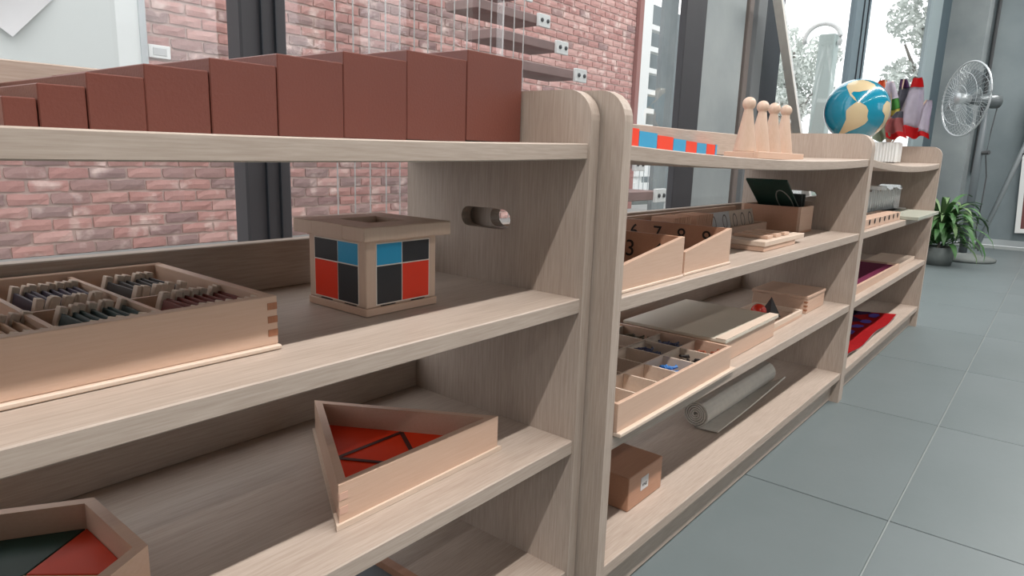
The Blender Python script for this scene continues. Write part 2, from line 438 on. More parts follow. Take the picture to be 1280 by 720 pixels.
obj('socket_face', B(1.30, 1.385, BY-.034, BY-.029, 1.172, 1.218, bev=.002), mat('grey_socket', srgb(190, 192, 192), .5), t)

# floating stair
t = thing('floating_stair', 'dark open staircase with end plates behind the glass', 'stairs', (3.1, 2.7, -.05))
for k in range(-2, 7):
    yc = 2.724-.172*k; zc = 1.59-.2*k
    tr = obj('tread', B(2.74, 3.46, yc-.02, yc+.26, zc-.03, zc+.03, bev=.004), mat('dark_tread', srgb(146, 122, 118), .7, var=.15) if k == -2 else bpy.data.materials['dark_tread'], t)
    pl = obj('end_plate', B(3.38, 3.52, yc-.045, yc-.02, zc-.045, zc+.045, bev=.003), M_WHITE, t)
    for dx in (-.035, .035):
        bb = lathe([(.014, 0), (.014, .008), (.006, .012)], 0, 0, 10); bb.transform(Matrix.Translation((3.45+dx, yc-.045, zc)) @ Matrix.Rotation(PI/2, 4, 'X'))
        obj('bolt', bb, M_DARKSTEEL, pl)
st = thing('cable_railing', 'row of thin upright steel cables in front of the open staircase', 'railing', (1.9, 2.2, -.05))
for x in (1.258, 1.358, 1.45, 1.55, 1.64, 1.735, 1.83, 1.925, 2.02, 2.12, 2.216, 2.316, 2.42, 2.52, 2.61):
    obj('cable', tube([(x, 2.2, -.05), (x, 2.2, 2.9)], .0035, 6), M_STEEL, st)
obj('top_rail', B(1.2, 2.66, 2.18, 2.22, 2.88, 2.93), M_STEEL, st)

# outdoors past the court: post, lamp arch, trees
def leafy(bm, c, R_, n, s, seed):
    r = random.Random(seed)
    for _ in range(n):
        while True:
            v = Vector((r.uniform(-1, 1), r.uniform(-1, 1), r.uniform(-1, 1)))
            if v.length < 1 and v.length > .2: break
        p = Vector(c)+Vector((v.x*R_[0], v.y*R_[1], v.z*R_[2]))
        a = Vector((r.gauss(0, 1), r.gauss(0, 1), r.gauss(0, 1))).normalized(); b_ = a.cross(Vector((r.gauss(0, 1), r.gauss(0, 1), r.gauss(0, 1)))).normalized()
        q = [bm.verts.new(p+s*d) for d in (a, .45*b_, -a, -.45*b_)]; bm.faces.new(q)
def tree(loc, h, R_, n, s, seed, label):
    t = thing('tree', label, 'tree', loc)
    b = tube([Vector(loc)+Vector((0, 0, z)) for z in (0, h*.4, h*.9)], [.14, .1, .05], 8)
    for k in range(5):
        a = k*2.4; b = tube([Vector(loc)+Vector((0, 0, h*(.4+.1*k))), Vector(loc)+Vector((math.cos(a)*R_[0]*.7, math.sin(a)*R_[1]*.7, h*(.6+.1*k)))], [.05, .02], 6, bm=b)
    obj('trunk', b, M_BARK, t)
    fb = bmesh.new()
    for k in range(7):
        a = k*2.1+seed; leafy(fb, (loc[0]+math.cos(a)*R_[0]*.55, loc[1]+math.sin(a)*R_[1]*.55, loc[2]+h*(.55+.09*k)), (R_[0]*.55, R_[1]*.55, R_[2]*.35), n, s, seed*10+k)
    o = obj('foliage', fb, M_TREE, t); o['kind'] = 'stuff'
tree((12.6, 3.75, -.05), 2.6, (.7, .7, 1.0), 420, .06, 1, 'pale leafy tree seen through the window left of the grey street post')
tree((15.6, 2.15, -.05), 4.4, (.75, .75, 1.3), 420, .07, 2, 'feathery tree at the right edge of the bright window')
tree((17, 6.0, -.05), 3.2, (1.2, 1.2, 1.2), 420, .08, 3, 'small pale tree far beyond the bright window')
# trees across the street in front of the building, mirrored in the glass
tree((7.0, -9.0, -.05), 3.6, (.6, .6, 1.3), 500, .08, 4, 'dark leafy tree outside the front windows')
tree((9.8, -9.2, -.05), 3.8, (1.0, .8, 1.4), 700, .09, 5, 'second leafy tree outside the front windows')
t = thing('street_post', 'grey street post with an arched pale head outside the bright window', 'post', (7.95, 1.95, -.05))
obj('shaft', B(7.88, 8.06, 1.86, 2.04, -.05, 2.1, bev=.01), mat('pale_green_post', srgb(176, 190, 186), .7), t)
obj('arched_head', tube([(7.95, 2.02+.2*math.cos(a), 2.05+.18*math.sin(a)) for a in [k*PI/10-.2 for k in range(13)]], .028, 8), M_WHITE, t, smooth=True)

# pale board leaning in the corner by the column
T_ = Matrix.Identity(4)
lean = thing('leaning_board', 'tall pale edged board leaning beside the concrete column', 'board', (2.9, .40, 0))
Ps = [(1.72, .40, 1.22), (2.02, .40, .80), (2.75, .40, .01)]
b = bmesh.new()
def strip(b, pts, w_, th):
    L_ = []
    for p in pts: L_.append([b.verts.new((p[0]+a, p[1]+c, p[2])) for a, c in ((0, 0), (w_, 0), (w_, th), (0, th))])
    for a, c in zip(L_, L_[1:]):
        for i in range(4): b.faces.new((a[i], a[(i+1) % 4], c[(i+1) % 4], c[i]))
    b.faces.new(L_[0][::-1]); b.faces.new(L_[-1])
strip(b, [(1.74, .41, 1.24), (2.82, .41, .004)], .014, .03)
obj('board_edge', b, mat('pale_board', srgb(226, 222, 216), .5, var=.1, vscale=30), lean)
b = bmesh.new(); strip(b, [(1.7545, .425, 1.24), (2.8345, .425, .004)], .07, .006)
obj('board_face', b, mat('silver_board', srgb(232, 236, 236), .25, var=.15, vscale=9), lean)

# ------------------------------------------------------------------ shelving units
Z1, Z2, Z3, Z4 = .6492, .4608, .2727, .0835
TH, D, TP = .0187, .316, .0186
TOPZ = .712
def sagz(u): return 4*u*(1-u)
def panel_bm():
    """side panel in local y,z: rounded front top corner, slotted hand hole"""
    b = bmesh.new(); r = .036; out = [(-.003, 0), (D, 0), (D, TOPZ-.006), (D-.006, TOPZ)]
    out += [(-.003+r-r*math.sin(a), TOPZ-r+r*math.cos(a)) for a in [k*PI/2/8 for k in range(9)]]
    hy, hz, hl, hr = .160, .548, .031, .0135
    hole = [(hy+hl+hr*math.cos(a), hz+hr*math.sin(a)) for a in [-PI/2+k*PI/8 for k in range(9)]]+[(hy-hl+hr*math.cos(a), hz+hr*math.sin(a)) for a in [PI/2+k*PI/8 for k in range(9)]]
    eds = []
    for loop in (out, hole):
        vs = [b.verts.new((0, y, z)) for y, z in loop]
        eds += [b.edges.new((vs[i], vs[(i+1) % len(vs)])) for i in range(len(vs))]
    bmesh.ops.triangle_fill(b, use_beauty=True, edges=eds)
    ret = bmesh.ops.extrude_face_region(b, geom=b.faces[:])
    bmesh.ops.translate(b, verts=[v for v in ret['geom'] if isinstance(v, bmesh.types.BMVert)], vec=(TP, 0, 0))
    bmesh.ops.recalc_face_normals(b, faces=b.faces)
    return b
def plank_bm(x0, x1, y0, y1, z0, z1, sag=0, n=16, bev=.0012):
    b = bmesh.new(); R_ = []
    for i in range(n+1):
        u = i/n; x = x0+(x1-x0)*u; s = -sag*sagz(u)
        pts = [(y0+bev, z0), (y0, z0+bev), (y0, z1-bev), (y0+bev, z1), (y1, z1), (y1, z0)]
        R_.append([b.verts.new((x, y, z+s)) for y, z in pts])
    for a, c in zip(R_, R_[1:]):
        for k in range(6): b.faces.new((a[k], a[(k+1) % 6], c[(k+1) % 6], c[k]))
    b.faces.new(R_[0][::-1]); b.faces.new(R_[-1])
    return b
M_EDGE = mat('pale_edge_band', srgb(196, 186, 176), .5)
def unit(loc, rz, L_, sag, label, group='low open shelving units in a row'):
    t = thing('shelving_unit', label, 'shelf', loc, rz, group)
    for x in (0, L_-TP):
        b = panel_bm(); b.transform(Matrix.Translation((x, 0, 0))); obj('side_panel', b, M_OAKZ, t, world=False)
    for z, s in ((Z1, sag), (Z2, .0), (Z3, .0), (Z4, 0)):
        b = plank_bm(TP, L_-TP, 0, D-.002, z-TH, z, s); obj('shelf', b, M_OAKX, t, world=False)
        sg = sag if z == Z1 else 0
        b = plank_bm(TP, L_-TP, D-.0205, D-.002, z+.0004, z+.055+(.004 if z < Z1 else 0), sg*.25); obj('back_rail', b, M_OAKX, t, world=False)
    obj('plinth', plank_bm(TP, L_-TP, .019, .035, .003, Z4-TH-.0003), M_OAKX, t, world=False)
    return t
U1X = -1.2186
unit((-1.2186-.0186+.0186, 0, 0), 0, 1.2186+TP, .0085, 'nearest shelving unit, with the row of brown prisms on top')
X2, Y2, A2 = TP+.003, -.0323, -.014
L2 = 1.2166; L3 = 1.176
unit((X2, Y2, 0), A2, L2, .0105, 'middle shelving unit, with four wooden pegs and a striped rod on top')
e = Matrix.Translation((X2, Y2, 0)) @ Matrix.Rotation(A2, 4, 'Z') @ Vector((L2+.003, 0, 0))
X3, Y3, A3 = e.x, e.y+.0007, -.0024
unit((X3, Y3, 0), A3, L3, .014, 'farthest shelving unit, beside the potted plant')
def s1(x): return -.0085*sagz((x+1.2)/1.2)          # how far the top boards hang down at x
def s2(x): return -.0105*sagz(min(1, max(0, (x-.04)/1.18)))
def s3(x): return -.014*sagz(min(1, max(0, (x-X3-.02)/1.14)))

# ------------------------------------------------------------------ unit one, top: the brown prisms
x = -.0076; by = .097
order = ['widest and tallest', 'second widest', 'third widest', 'fourth widest', 'fifth widest', 'fourth smallest', 'third smallest', 'second smallest', 'smallest']
for i, k in enumerate(range(10, 1, -1)):
    s = k/100; x0 = x-s; zb = Z1+s1(x-s/2)+.0002
    nm = order[i]
    lab = '%s brown prism of the stepped row%s' % (nm, {0: ', at its right end', 8: ', at the left picture edge'}.get(i, ''))
    T = Matrix.Translation(((x+x0)/2, by+.1, zb)) @ Matrix.Rotation(random.uniform(-.004, .004), 4, 'Z')
    bb = B(-s/2+.0004, s/2-.0004, -.1, .1, 0, s, bev=.0008, T=T)
    solo('brown_prism', bb, M_BROWN, lab, 'block', ((x+x0)/2, by+.1, zb), 'brown prisms stepped by size on the top shelf')
    x = x0

# ------------------------------------------------------------------ jointed boxes
def joint_marks(parent, x, y, z0, z1, n, w_, face='y', m=None, dirx=-1):
    """end-grain fingers of a corner joint, a hair proud of the face"""
    h = (z1-z0)/(2*n+1)
    for k in range(n):
        za = z0+h*(2*k+1)
        if face == 'y': bb = B(min(x, x+dirx*w_), max(x, x+dirx*w_), y-.0004, y+.002, za, za+h)
        else: bb = B(x-.0004, x+.002, y, y+w_, za, za+h)
        obj('finger_joint', bb, m or M_GRAIN, parent)

# swatch box
SX0, SX1, SY0, SY1, SZ0, SZ1 = -.80, -.374, .066, .292, .4655, .5085
t = thing('tablet_box', 'long beech box of colour tablets on the second shelf, left', 'box', (-.55, .18, Z2))
obj('base_board', B(SX0-.004, SX1+.001, SY0-.004, SY1+.002, Z2+.0005, SZ0, bev=.001), M_PLY, t)
wt = .009
obj('front_wall', B(SX0, SX1, SY0, SY0+wt, SZ0, SZ1, bev=.0008), M_BEX, t)
obj('back_wall', B(SX0, SX1, SY1-wt, SY1, SZ0, SZ1, bev=.0008), M_BEX, t)
obj('end_wall', B(SX1-wt, SX1-.0002, SY0+wt, SY1-wt, SZ0, SZ1-.0002, bev=.0006), M_BEY, t)
obj('end_wall', B(SX0, SX0+wt, SY0+wt, SY1-wt, SZ0, SZ1-.0002), M_BEY, t)
joint_marks(t, SX1-.0004, SY0, SZ0+.002, SZ1, 3, .009)
for xd in (-.462, -.5345, -.62, -.71): obj('divider', B(xd-.002, xd+.002, SY0+wt, SY1-wt, SZ0, SZ1-.004), M_BEY, t)
for a, c in ((-.4595, -.3835), (-.532, -.4645), (-.6175, -.537)): obj('divider', B(a, c, .1655, .1685, SZ0, SZ1-.008), M_BEX, t)
tab_meshes = {}
def tablet(x, y, col, label, grp, tilt):
    t = thing('colour_tablet', label, 'tablet', (x, y, SZ0+.003), 0, grp)
    t.rotation_euler = (0, tilt, random.uniform(-.05, .05))
    if col not in tab_meshes:
        tab_meshes[col] = (fin(B(-.0014, .0014, -.028, .028, 0, .034, bev=.0004), 'card', mat('card_'+col, TC[col], .5)),
                           fin(B(-.0031, .0031, -.0045, .0045, 0, .039, bev=.0006), 'grip', M_PLY))
    a, g = tab_meshes[col]
    link('card', a, t); link('grip', g, t, (0, -.0325, 0)); link('grip', g, t, (0, .0325, 0))
TC = {'red': srgb(112, 44, 34), 'black': srgb(44, 36, 34), 'teal': srgb(44, 66, 66), 'purple': srgb(58, 46, 62), 'grey': srgb(156, 136, 122), 'tan': srgb(184, 150, 124)}
rows = [('red', -.4455, .0076, 8, .117, 'dark red colour tablet in the front right compartment of the tablet box', 'dark red tablets'),
        ('black', -.447, .0075, 6, .222, 'black brown colour tablet in the back right compartment of the tablet box', 'black brown tablets'),
        ('teal', -.521, .0072, 7, .117, 'dark teal colour tablet in the front middle compartment of the tablet box', 'dark teal tablets'),
        ('purple', -.523, .0064, 8, .222, 'dark purple colour tablet in the back middle compartment of the tablet box', 'dark purple tablets'),
        ('tan', -.607, .0078, 9, .117, 'light tan colour tablet in the front left compartment of the tablet box', 'light tan tablets')]
for col, x0, st_, n, y, lab, grp in rows:
    ORD = ['first', 'second', 'third', 'fourth', 'fifth', 'sixth', 'seventh', 'eighth', 'ninth']
    for i in range(n): tablet(x0+i*st_, y+random.uniform(-.0015, .0015), col, lab.replace(' colour tablet in', ' tablet, %s from the left, in' % ORD[i]), grp, random.uniform(.22, .34))

# painted cube with a frame lid
CX0, CX1, CY0, CY1 = -.250, -.150, .101, .201
t = thing('patterned_cube_box', 'square wooden box with red, black and blue painted sides and a frame lid', 'box', (-.2, .151, Z2))
obj('base', B(CX0-.001, CX1+.001, CY0-.001, CY1+.001, Z2+.0005, Z2+.009, bev=.0006), M_BEX, t)
obj('body', B(CX0, CX1, CY0, CY1, Z2+.0092, Z2+.081, bev=.001), M_PEG, t)
# four quarters per side
def quarters(face):
    z0, zm, z1 = Z2+.0125, Z2+.0535, Z2+.0765
    a0, am, a1 = (CX0+.014, CX0+.0485, CX1-.012) if face == 'y' else (CY0+.013, CY0+.047, CY1-.012)
    g = .0007; bl = M_BLUEPAINT
    if face == 'y': bk = B(a0-.0012, a1+.0012, CY0-.0004, CY0+.001, z0-.0012, z1+.0012)
    else: bk = B(CX0-.0004, CX0+.001, a0-.0012, a1+.0012, z0-.0012, z1+.0012)
    pan = obj('painted_panel', bk, M_WHITELINE, t)
    for (u0, u1, v0, v1, m) in ((a0, am-g, z0, zm-g, M_BLACKPAINT), (am+g, a1, z0, zm-g, M_REDPAINT), (a0, am-g, zm+g, z1, bl), (am+g, a1, zm+g, z1, M_BLACKPAINT)):
        bb = B(u0, u1, CY0-.0008, CY0+.001, v0, v1) if face == 'y' else B(CX0-.0008, CX0+.001, u0, u1, v0, v1)
        obj('colour_square', bb, m, pan)
quarters('y'); quarters('x')
for a_ in (CX0+.019, CX0+.062): obj('tiny_print', B(a_, a_+.020, CY0-.0009, CY0+.001, Z2+.0098, Z2+.0107), M_INK, t)
for a_ in (CY0+.016, CY0+.058): obj('tiny_print', B(CX0-.0009, CX0+.001, a_, a_+.020, Z2+.0098, Z2+.0107), M_INK, t)
LZ0, LZ1 = Z2+.0815, Z2+.0965; ox = .012
bb = bmesh.new()
x0, x1, y0, y1 = CX0-ox, CX1+ox, CY0-ox, CY1+ox; iw = .036
box(bb, x0, x1, y0, y0+iw, LZ0, LZ1, bev=.001); box(bb, x0, x1, y1-iw, y1, LZ0, LZ1, bev=.001)
box(bb, x0, x0+iw, y0+iw-.0005, y1-iw+.0005, LZ0, LZ1-.0002); box(bb, x1-iw, x1, y0+iw-.0005, y1-iw+.0005, LZ0, LZ1-.0002)
lid = obj('frame_lid', bb, M_PEG, t)
obj('lid_recess', B(x0+iw, x1-iw, y0+iw, y1-iw, LZ0, LZ0+.007), mat('recess_brown', srgb(150, 124, 104), .6), lid)

# ------------------------------------------------------------------ unit one, third shelf
def poly_box(name, label, loc, outer, wall, z0, z1, floor_m, base_ext=.003, wall_m=None, T=None, zb=.006, zf=.006):
    """tray with straight walls on any outline (counter-clockwise)"""
    t = thing(name, label, 'box', loc)
    c = Vector((sum(p[0] for p in outer)/len(outer), sum(p[1] for p in outer)/len(outer)))
    def off(d):
        n = len(outer); res = []
        for i in range(n):
            p0, p1, p2 = Vector(outer[i-1]), Vector(outer[i]), Vector(outer[(i+1) % n])
            e1 = (p1-p0).normalized(); e2 = (p2-p1).normalized(); n1 = Vector((-e1.y, e1.x)); n2 = Vector((-e2.y, e2.x))
            k = (n1+n2); k = k/ k.length; res.append(p1+k*d/ k.dot(n1))
        return res
    obj('base_board', prism([tuple(p) for p in off(-base_ext)], z0+.0004, z0+zb), M_PLY, t)
    inn = off(wall); n = len(outer)
    for i in range(n):
        j = (i+1) % n; o_ = outer
        obj('wall', prism([tuple(o_[i]), tuple(o_[j]), tuple(inn[j]), tuple(inn[i])], z0+zb, z1), wall_m[i] if wall_m else M_BEX, t)
    obj('bottom', prism([tuple(p) for p in inn], z0+zb, z0+zf+.002), floor_m, t)
    return t, inn
Ax, Ay, S_ = -.327, .049, .238
tri = [(Ax, Ay), (Ax+S_, Ay+.003), (Ax+S_/2-.004, Ay+S_*.866)]
t, inn = poly_box('triangular_tray', 'three sided beech tray with a red bottom and dark lines', (-.21, .12, Z3), tri, .0085, Z3, Z3+.0455, M_REDDEEP, zf=.0155)
joint_marks(t, Ax+.0005, Ay, Z3+.007, Z3+.044, 2, .010, dirx=1, m=mat('joint_pinkish', srgb(206, 168, 150), .5))
# dark lines on the red bottom: an inner triangle
zt = Z3+.0178
C_ = [(-.239, .169), (-.154, .176), (-.165, .085)]
mids = [((tri[i][0]+tri[(i+1) % 3][0])/2, (tri[i][1]+tri[(i+1) % 3][1])/2) for i in range(3)]
def line(b, p, q, w_, z):
    p = Vector(p); q = Vector(q); d = (q-p).normalized(); n_ = Vector((-d.y, d.x))*w_/2
    vs = [(p+n_), (q+n_), (q-n_), (p-n_)]
    merge(b, prism([tuple(v) for v in vs], z, z+.0006))
b = bmesh.new()
cx, cy = (inn[0]+inn[1]+inn[2])/3
mm = [((inn[i]+inn[(i+1) % 3])/2) for i in range(3)]
mm = [c_ + (Vector((cx, cy))-c_)*.06 for c_ in mm]
for i in range(3): line(b, mm[i], mm[(i+1) % 3], .0052, zt+.0003*i)
obj('dark_lines', b, mat('dark_brown_line', srgb(70, 28, 22), .6), t)

HC, HR = (-.584, .138), .112
hexp = [(HC[0]+HR*math.cos(a), HC[1]+HR*math.sin(a)) for a in [-PI/6+k*PI/3 for k in range(6)]]
t, hin = poly_box('hexagonal_tray', 'six sided beech tray holding green, red and beige pieces', (HC[0], HC[1], Z3), hexp, .0095, Z3, Z3+.044, M_PLY, zf=.014)
zz = Z3+.0163
def flat_piece(pts, m, label, z, h=.004):
    c = Vector((sum(p[0] for p in pts)/len(pts), sum(p[1] for p in pts)/len(pts)))
    pts2 = [tuple(c+(Vector(p)-c)*.985) for p in pts]
    solo('flat_piece', prism(pts2, z, z+h, bev=.0005), m, label, 'puzzle piece', (c.x, c.y, z), 'flat coloured pieces in the six sided tray')
h = [tuple(p) for p in hin]
hc = (HC[0], HC[1])
# right-hand vertices of the hexagon: h[0] lower right, h[1] upper right, h[2] top, h[3] upper left, h[4] lower left, h[5] bottom
flat_piece([h[0], h[1], (hc[0]+.030, hc[1]+.012)], M_ORANGE, 'orange red triangle lying in the six sided tray', zz)
flat_piece([h[1], h[2], h[3], (hc[0]-.02, hc[1]+.012), (hc[0]+.030, hc[1]+.012)], M_GREEN, 'dark green piece lying in the six sided tray', zz)
flat_piece([h[3], (hc[0]-.02, hc[1]+.012), (hc[0]+.030, hc[1]+.012), h[0], h[5], h[4]], M_BEIGE, 'large beige piece at the front of the six sided tray', zz)
# bottom shelf: shallow dark tray with a grey sheet, mostly out of frame
t = thing('shallow_tray', 'shallow brown wooden tray with grey lining on the bottom shelf', 'tray', (-.4, .17, Z4))
b = B(-.172, -.160, .06, .26, Z4+.0005, Z4+.022); box(b, -.66, -.172, .06, .07, Z4+.0005, Z4+.022); box(b, -.66, -.172, .25, .26, Z4+.0005, Z4+.022)
box(b, -.66, -.65, .07, .25, Z4+.0005, Z4+.022); obj('rim', b, M_WARM, t)
obj('lining', B(-.65, -.172, .07, .25, Z4+.0006, Z4+.012), mat('slate_grey_lining', srgb(120, 126, 132), .8), t)

# ------------------------------------------------------------------ unit two, second shelf: spindle boxes with numerals
def spindle_box(x0, x1, y0, y1, digits, label, y9, pitch, zn):
    t = thing('number_box', label, 'box', ((x0+x1)/2, (y0+y1)/2, Z2), 0, 'sloped number boxes on the second shelf')
    zb = Z2+.0045
    obj('base_board', B(x0-.002, x1+.002, y0-.002, y1+.002, Z2+.0004, zb, bev=.0008), M_PLY, t)
    def side(y):
        b = bmesh.new(); P_ = [(x0, zb), (x1, zb), (x1, zb+.057), (x0, zb+.032)]
        a = [b.verts.new((p, y, z)) for p, z in P_]; c = [b.verts.new((p, y+.007, z)) for p, z in P_]
        b.faces.new(a); b.faces.new(c[::-1])
        for i in range(4): b.faces.new((a[i], a[(i+1) % 4], c[(i+1) % 4], c[i]))
        return b
    n = len(digits); ys_ = [y9+pitch*(n-1-k) for k in range(n)]
    obj('side_wall', side(y0), M_BEX, t); obj('side_wall', side(y1-.007), M_BEX, t)
    for k in range(n-1): obj('divider', B(x0+.006, x1-.007, ys_[k]-pitch/2-.0015, ys_[k]-pitch/2+.0015, zb, zb+.017), M_BEX, t)
    bk = obj('back_wall', B(x1-.007, x1-.0001, y0+.007, y1-.007, zb, zb+.0568), M_WARM, t)
    obj('front_wall', B(x0, x0+.006, y0+.007, y1-.007, zb, zb+.024), M_BEY, t)
    for k, d in enumerate(digits):
        y = ys_[k]
        T = frame_T((x1-.0074, y, zb+zn), (0, -1, 0), (-1, 0, 0))
        obj('numeral', text_bm(d, .036, .0003, T), M_INK, bk)
spindle_box(.062, .243, -.020, .236, '01234', 'front sloped beech number box, its numeral 3 showing beside the unit panel', .020, .046, .030)
spindle_box(.256, .432, -.017, .25, '56789', 'second sloped beech number box, right of the first, numerals 6 7 8 9 showing', .024, .047, .035)

# tray of number cards along the back
t = thing('card_tray', 'long low beech tray holding upright number cards behind the number boxes', 'tray', (.8, .18, Z2))
cy0, cy1 = .125, .215
obj('base_board', B(.44, 1.03, cy0, cy1, Z2+.0005, Z2+.006), M_PLY, t)
obj('front_wall', B(.44, 1.03, cy0, cy0+.007, Z2+.006, Z2+.026, bev=.0006), M_BEX, t)
obj('back_wall', B(.44, 1.03, cy1-.007, cy1, Z2+.006, Z2+.060), M_BEX, t)
obj('end_wall', B(1.023, 1.03, cy0+.007, cy1-.007, Z2+.006, Z2+.026), M_BEY, t)
obj('end_wall', B(.44, .447, cy0+.007, cy1-.007, Z2+.006, Z2+.026), M_BEY, t)
def ring_bm(c, ex, ey, rx, ry, th, n=20):
    b = bmesh.new(); ex = Vector(ex); ey = Vector(ey); c = Vector(c); nn = ex.cross(ey).normalized()*.0003
    A = []; 
    for k in range(n):
        a = 2*PI*k/n; A.append((b.verts.new(c+ex*rx*math.cos(a)+ey*ry*math.sin(a)+nn), b.verts.new(c+ex*(rx-th)*math.cos(a)+ey*(ry-th)*math.sin(a)+nn)))
    for k in range(n): p, q_ = A[k], A[(k+1) % n]; b.faces.new((p[0], q_[0], q_[1], p[1]))
    return b
def card(x0, x1, zeros, m, label, y=.150):
    tl = .25
    t = thing('number_card', label, 'card', ((x0+x1)/2, y, Z2+.0065), 0, 'number cards in the card tray')
    T = Matrix.Translation(((x0+x1)/2, y, Z2+.0068)) @ Matrix.Rotation(-tl, 4, 'X')
    hw = (x1-x0)/2-.001
    obj('card_board', B(-hw, hw, -.0015, .0015, 0, .052, T=T), m, t)
    for k in range(zeros):
        cx = -hw+(k+.5)*2*hw/zeros
        b = ring_bm((cx, -.0019, .028), (1, 0, 0), (0, 0, 1), .0135, .0175, .0035); b.transform(T); obj('printed_zero', b, M_INK2, t)
card(.735, .865, 2, M_PAPER, 'white number card with two grey zeros in the card tray')
card(.867, 1.018, 3, M_PLY, 'beige number card with three zeros in the card tray')
def deck(xa, n, st_, label, grp):
    me = fin(B(0, .0042, 0, .05, 0, .053, bev=.0007), 'wooden_card', mat('rosy_wood', srgb(206, 162, 136), .5))
    for i in range(n):
        o = link('wooden_card', me); o.location = (xa+i*st_, .14, Z2+.0065); o.rotation_euler = (0, random.uniform(.03, .07), 0); tag(o, label.replace('card in', 'card, %s from left, in' % DO[i]), 'card', grp)
DO = ['first', 'second', 'third', 'fourth', 'fifth', 'sixth', 'seventh', 'eighth', 'ninth', 'tenth', 'eleventh', 'twelfth', 'thirteenth']
deck(.535, 12, .0068, 'thin wooden card in the left upright stack of the card tray', 'left stack of wooden cards')
deck(.640, 13, .0066, 'thin wooden card in the right upright stack beside the white card', 'right stack of wooden cards')

# stack of thin boards and the tall open box with green boards
for k, (a, c, y0, y1, m) in enumerate(((.636, .83, -.006, .070, M_BEX), (.634, .885, -.008, .078, M_PLY))):
    solo('wooden_board', B(a, c, y0, y1, Z2+.0005+.0102*k, Z2+.0105+.0102*k, bev=.0008), m,
         ('lower' if k == 0 else 'upper')+' flat wooden board stacked in front of the card tray', 'board', ((a+c)/2, (y0+y1)/2, Z2+.0005+.0102*k), 'flat boards on the second shelf')
for k in range(3):
    solo('wooden_strip', B(.68+.052*k, .712+.052*k, .004, .074, Z2+.0213, Z2+.0275, bev=.0006), M_BEY,
         ['left', 'middle', 'right'][k]+' short wooden strip lying across the flat boards', 'strip', (.696+.052*k, .04, Z2+.0213), 'short strips on the flat boards')
t = thing('tall_open_box', 'tall open wooden box holding dark green boards, by the right panel', 'box', (1.13, .12, Z2))
a, c, y0, y1, zt_ = 1.06, 1.165, .055, .205, Z2+.066
obj('bottom', B(a, c, y0, y1, Z2+.0005, Z2+.006), M_WARM, t)
obj('front_wall', B(a, c, y0, y0+.007, Z2+.006, zt_), M_BEX, t); obj('back_wall', B(a, c, y1-.007, y1, Z2+.006, zt_), M_BEX, t)
obj('end_wall', B(a, a+.007, y0+.007, y1-.007, Z2+.006, zt_), M_WARM, t); obj('end_wall', B(c-.007, c, y0+.007, y1-.007, Z2+.006, zt_), M_WARM, t)
def green_board(xb, zb, ang, L_, label, ring=True, m=M_GREEN):
    t = thing('green_board', label, 'board', (xb, .13, zb), 0, 'green boards in the tall open box')
    T = Matrix.Translation((xb, .13, zb)) @ Matrix.Rotation(ang, 4, 'Y')
    obj('panel', B(-.0025, .0025, -.055, .045, 0, L_, T=T, bev=.0006), m, t)
    if ring:
        b = tube([Vector((-.0028, -.028+.018*math.cos(a), .08+.06*math.sin(a))) for a in [2*PI*k/24 for k in range(24)]], .0016, 6, closed=True); b.transform(T)
        obj('oval_outline', b, mat('grey_outline', srgb(150, 150, 146), .6), t)
green_board(1.150, Z2+.036, -1.03, .185, 'dark green board with a pale oval outline, leaning left out of the tall box')
green_board(1.135, Z2+.010, -.12, .085, 'dark grey green board standing in the tall box behind the oval board', False, mat('slate_board', srgb(70, 76, 74), .5))
green_board(1.148, Z2+.010, .06, .085, 'short dark board nearest the unit panel in the tall box', False, bpy.data.materials['slate_board'])

# ------------------------------------------------------------------ unit two, third shelf
t = thing('compartment_tray', 'beech tray divided into small compartments on the third shelf', 'tray', (.25, .1, Z3))
tx0, tx1, ty0, ty1, tz0, tz1 = .048, .432, -.037, .26, Z3+.0065, Z3+.0465
obj('base_board', B(tx0-.0, tx1+.012, ty0-.006, ty1, Z3+.0005, tz0, bev=.001), M_PLY, t)
obj('front_wall', B(tx0, tx1, ty0, ty0+.006, tz0, tz1, bev=.0005), M_BEX, t); obj('back_wall', B(tx0, tx1, ty1-.006, ty1, tz0, tz1), M_BEX, t)
obj('end_wall', B(tx1-.006, tx1-.0002, ty0+.006, ty1-.006, tz0, tz1-.0002), M_BEY, t); obj('end_wall', B(tx0, tx0+.006, ty0+.006, ty1-.006, tz0, tz1-.0002), M_BEY, t)
ys = [ty0+.003, .030, .098, .176, ty1-.003]
for y in ys[1:-1]: obj('long_divider', B(tx0+.006, tx1-.006, y-.0015, y+.0015, tz0, tz1-.003), M_PLY, t)
xs = [.048+.064*k for k in range(1, 6)]
for r_ in range(4):
    for x in xs: obj('cross_divider', B(x-.0015, x+.0015, ys[r_]+.003, ys[r_+1]-.0018, tz0, tz1-.004), M_PLY, t)
def pile(cx, cy, m, label, n, s, seed):
    r = random.Random(seed); b = bmesh.new()
    for _ in range(n):
        x = cx+r.uniform(-.020, .020); y = cy+r.uniform(-.020, .020); z = tz0+.003+r.uniform(0, .024); a = r.uniform(0, PI)
        pts = [Vector((x+s*math.cos(a+k*.7)*(1 if k < 3 else .6), y+s*math.sin(a+k*.7), z+.001*k)) for k in range(5)]
        tube(pts, .0021, 5, bm=b)
    solo('letter_pile', b, m, label, 'letters', (cx, cy, tz0), kind='stuff')
M_DKB = mat('dark_blue_plastic', srgb(62, 64, 92), .45); M_LTB = mat('bright_blue_plastic', srgb(70, 130, 200), .45); M_OLV = mat('olive_dark_plastic', srgb(86, 76, 58), .5); M_RBR = mat('red_brown_plastic', srgb(150, 86, 62), .5)
pile(.400, .140, M_OLV, 'heap of tiny olive brown pieces in the back of the compartment tray', 60, .008, 1)
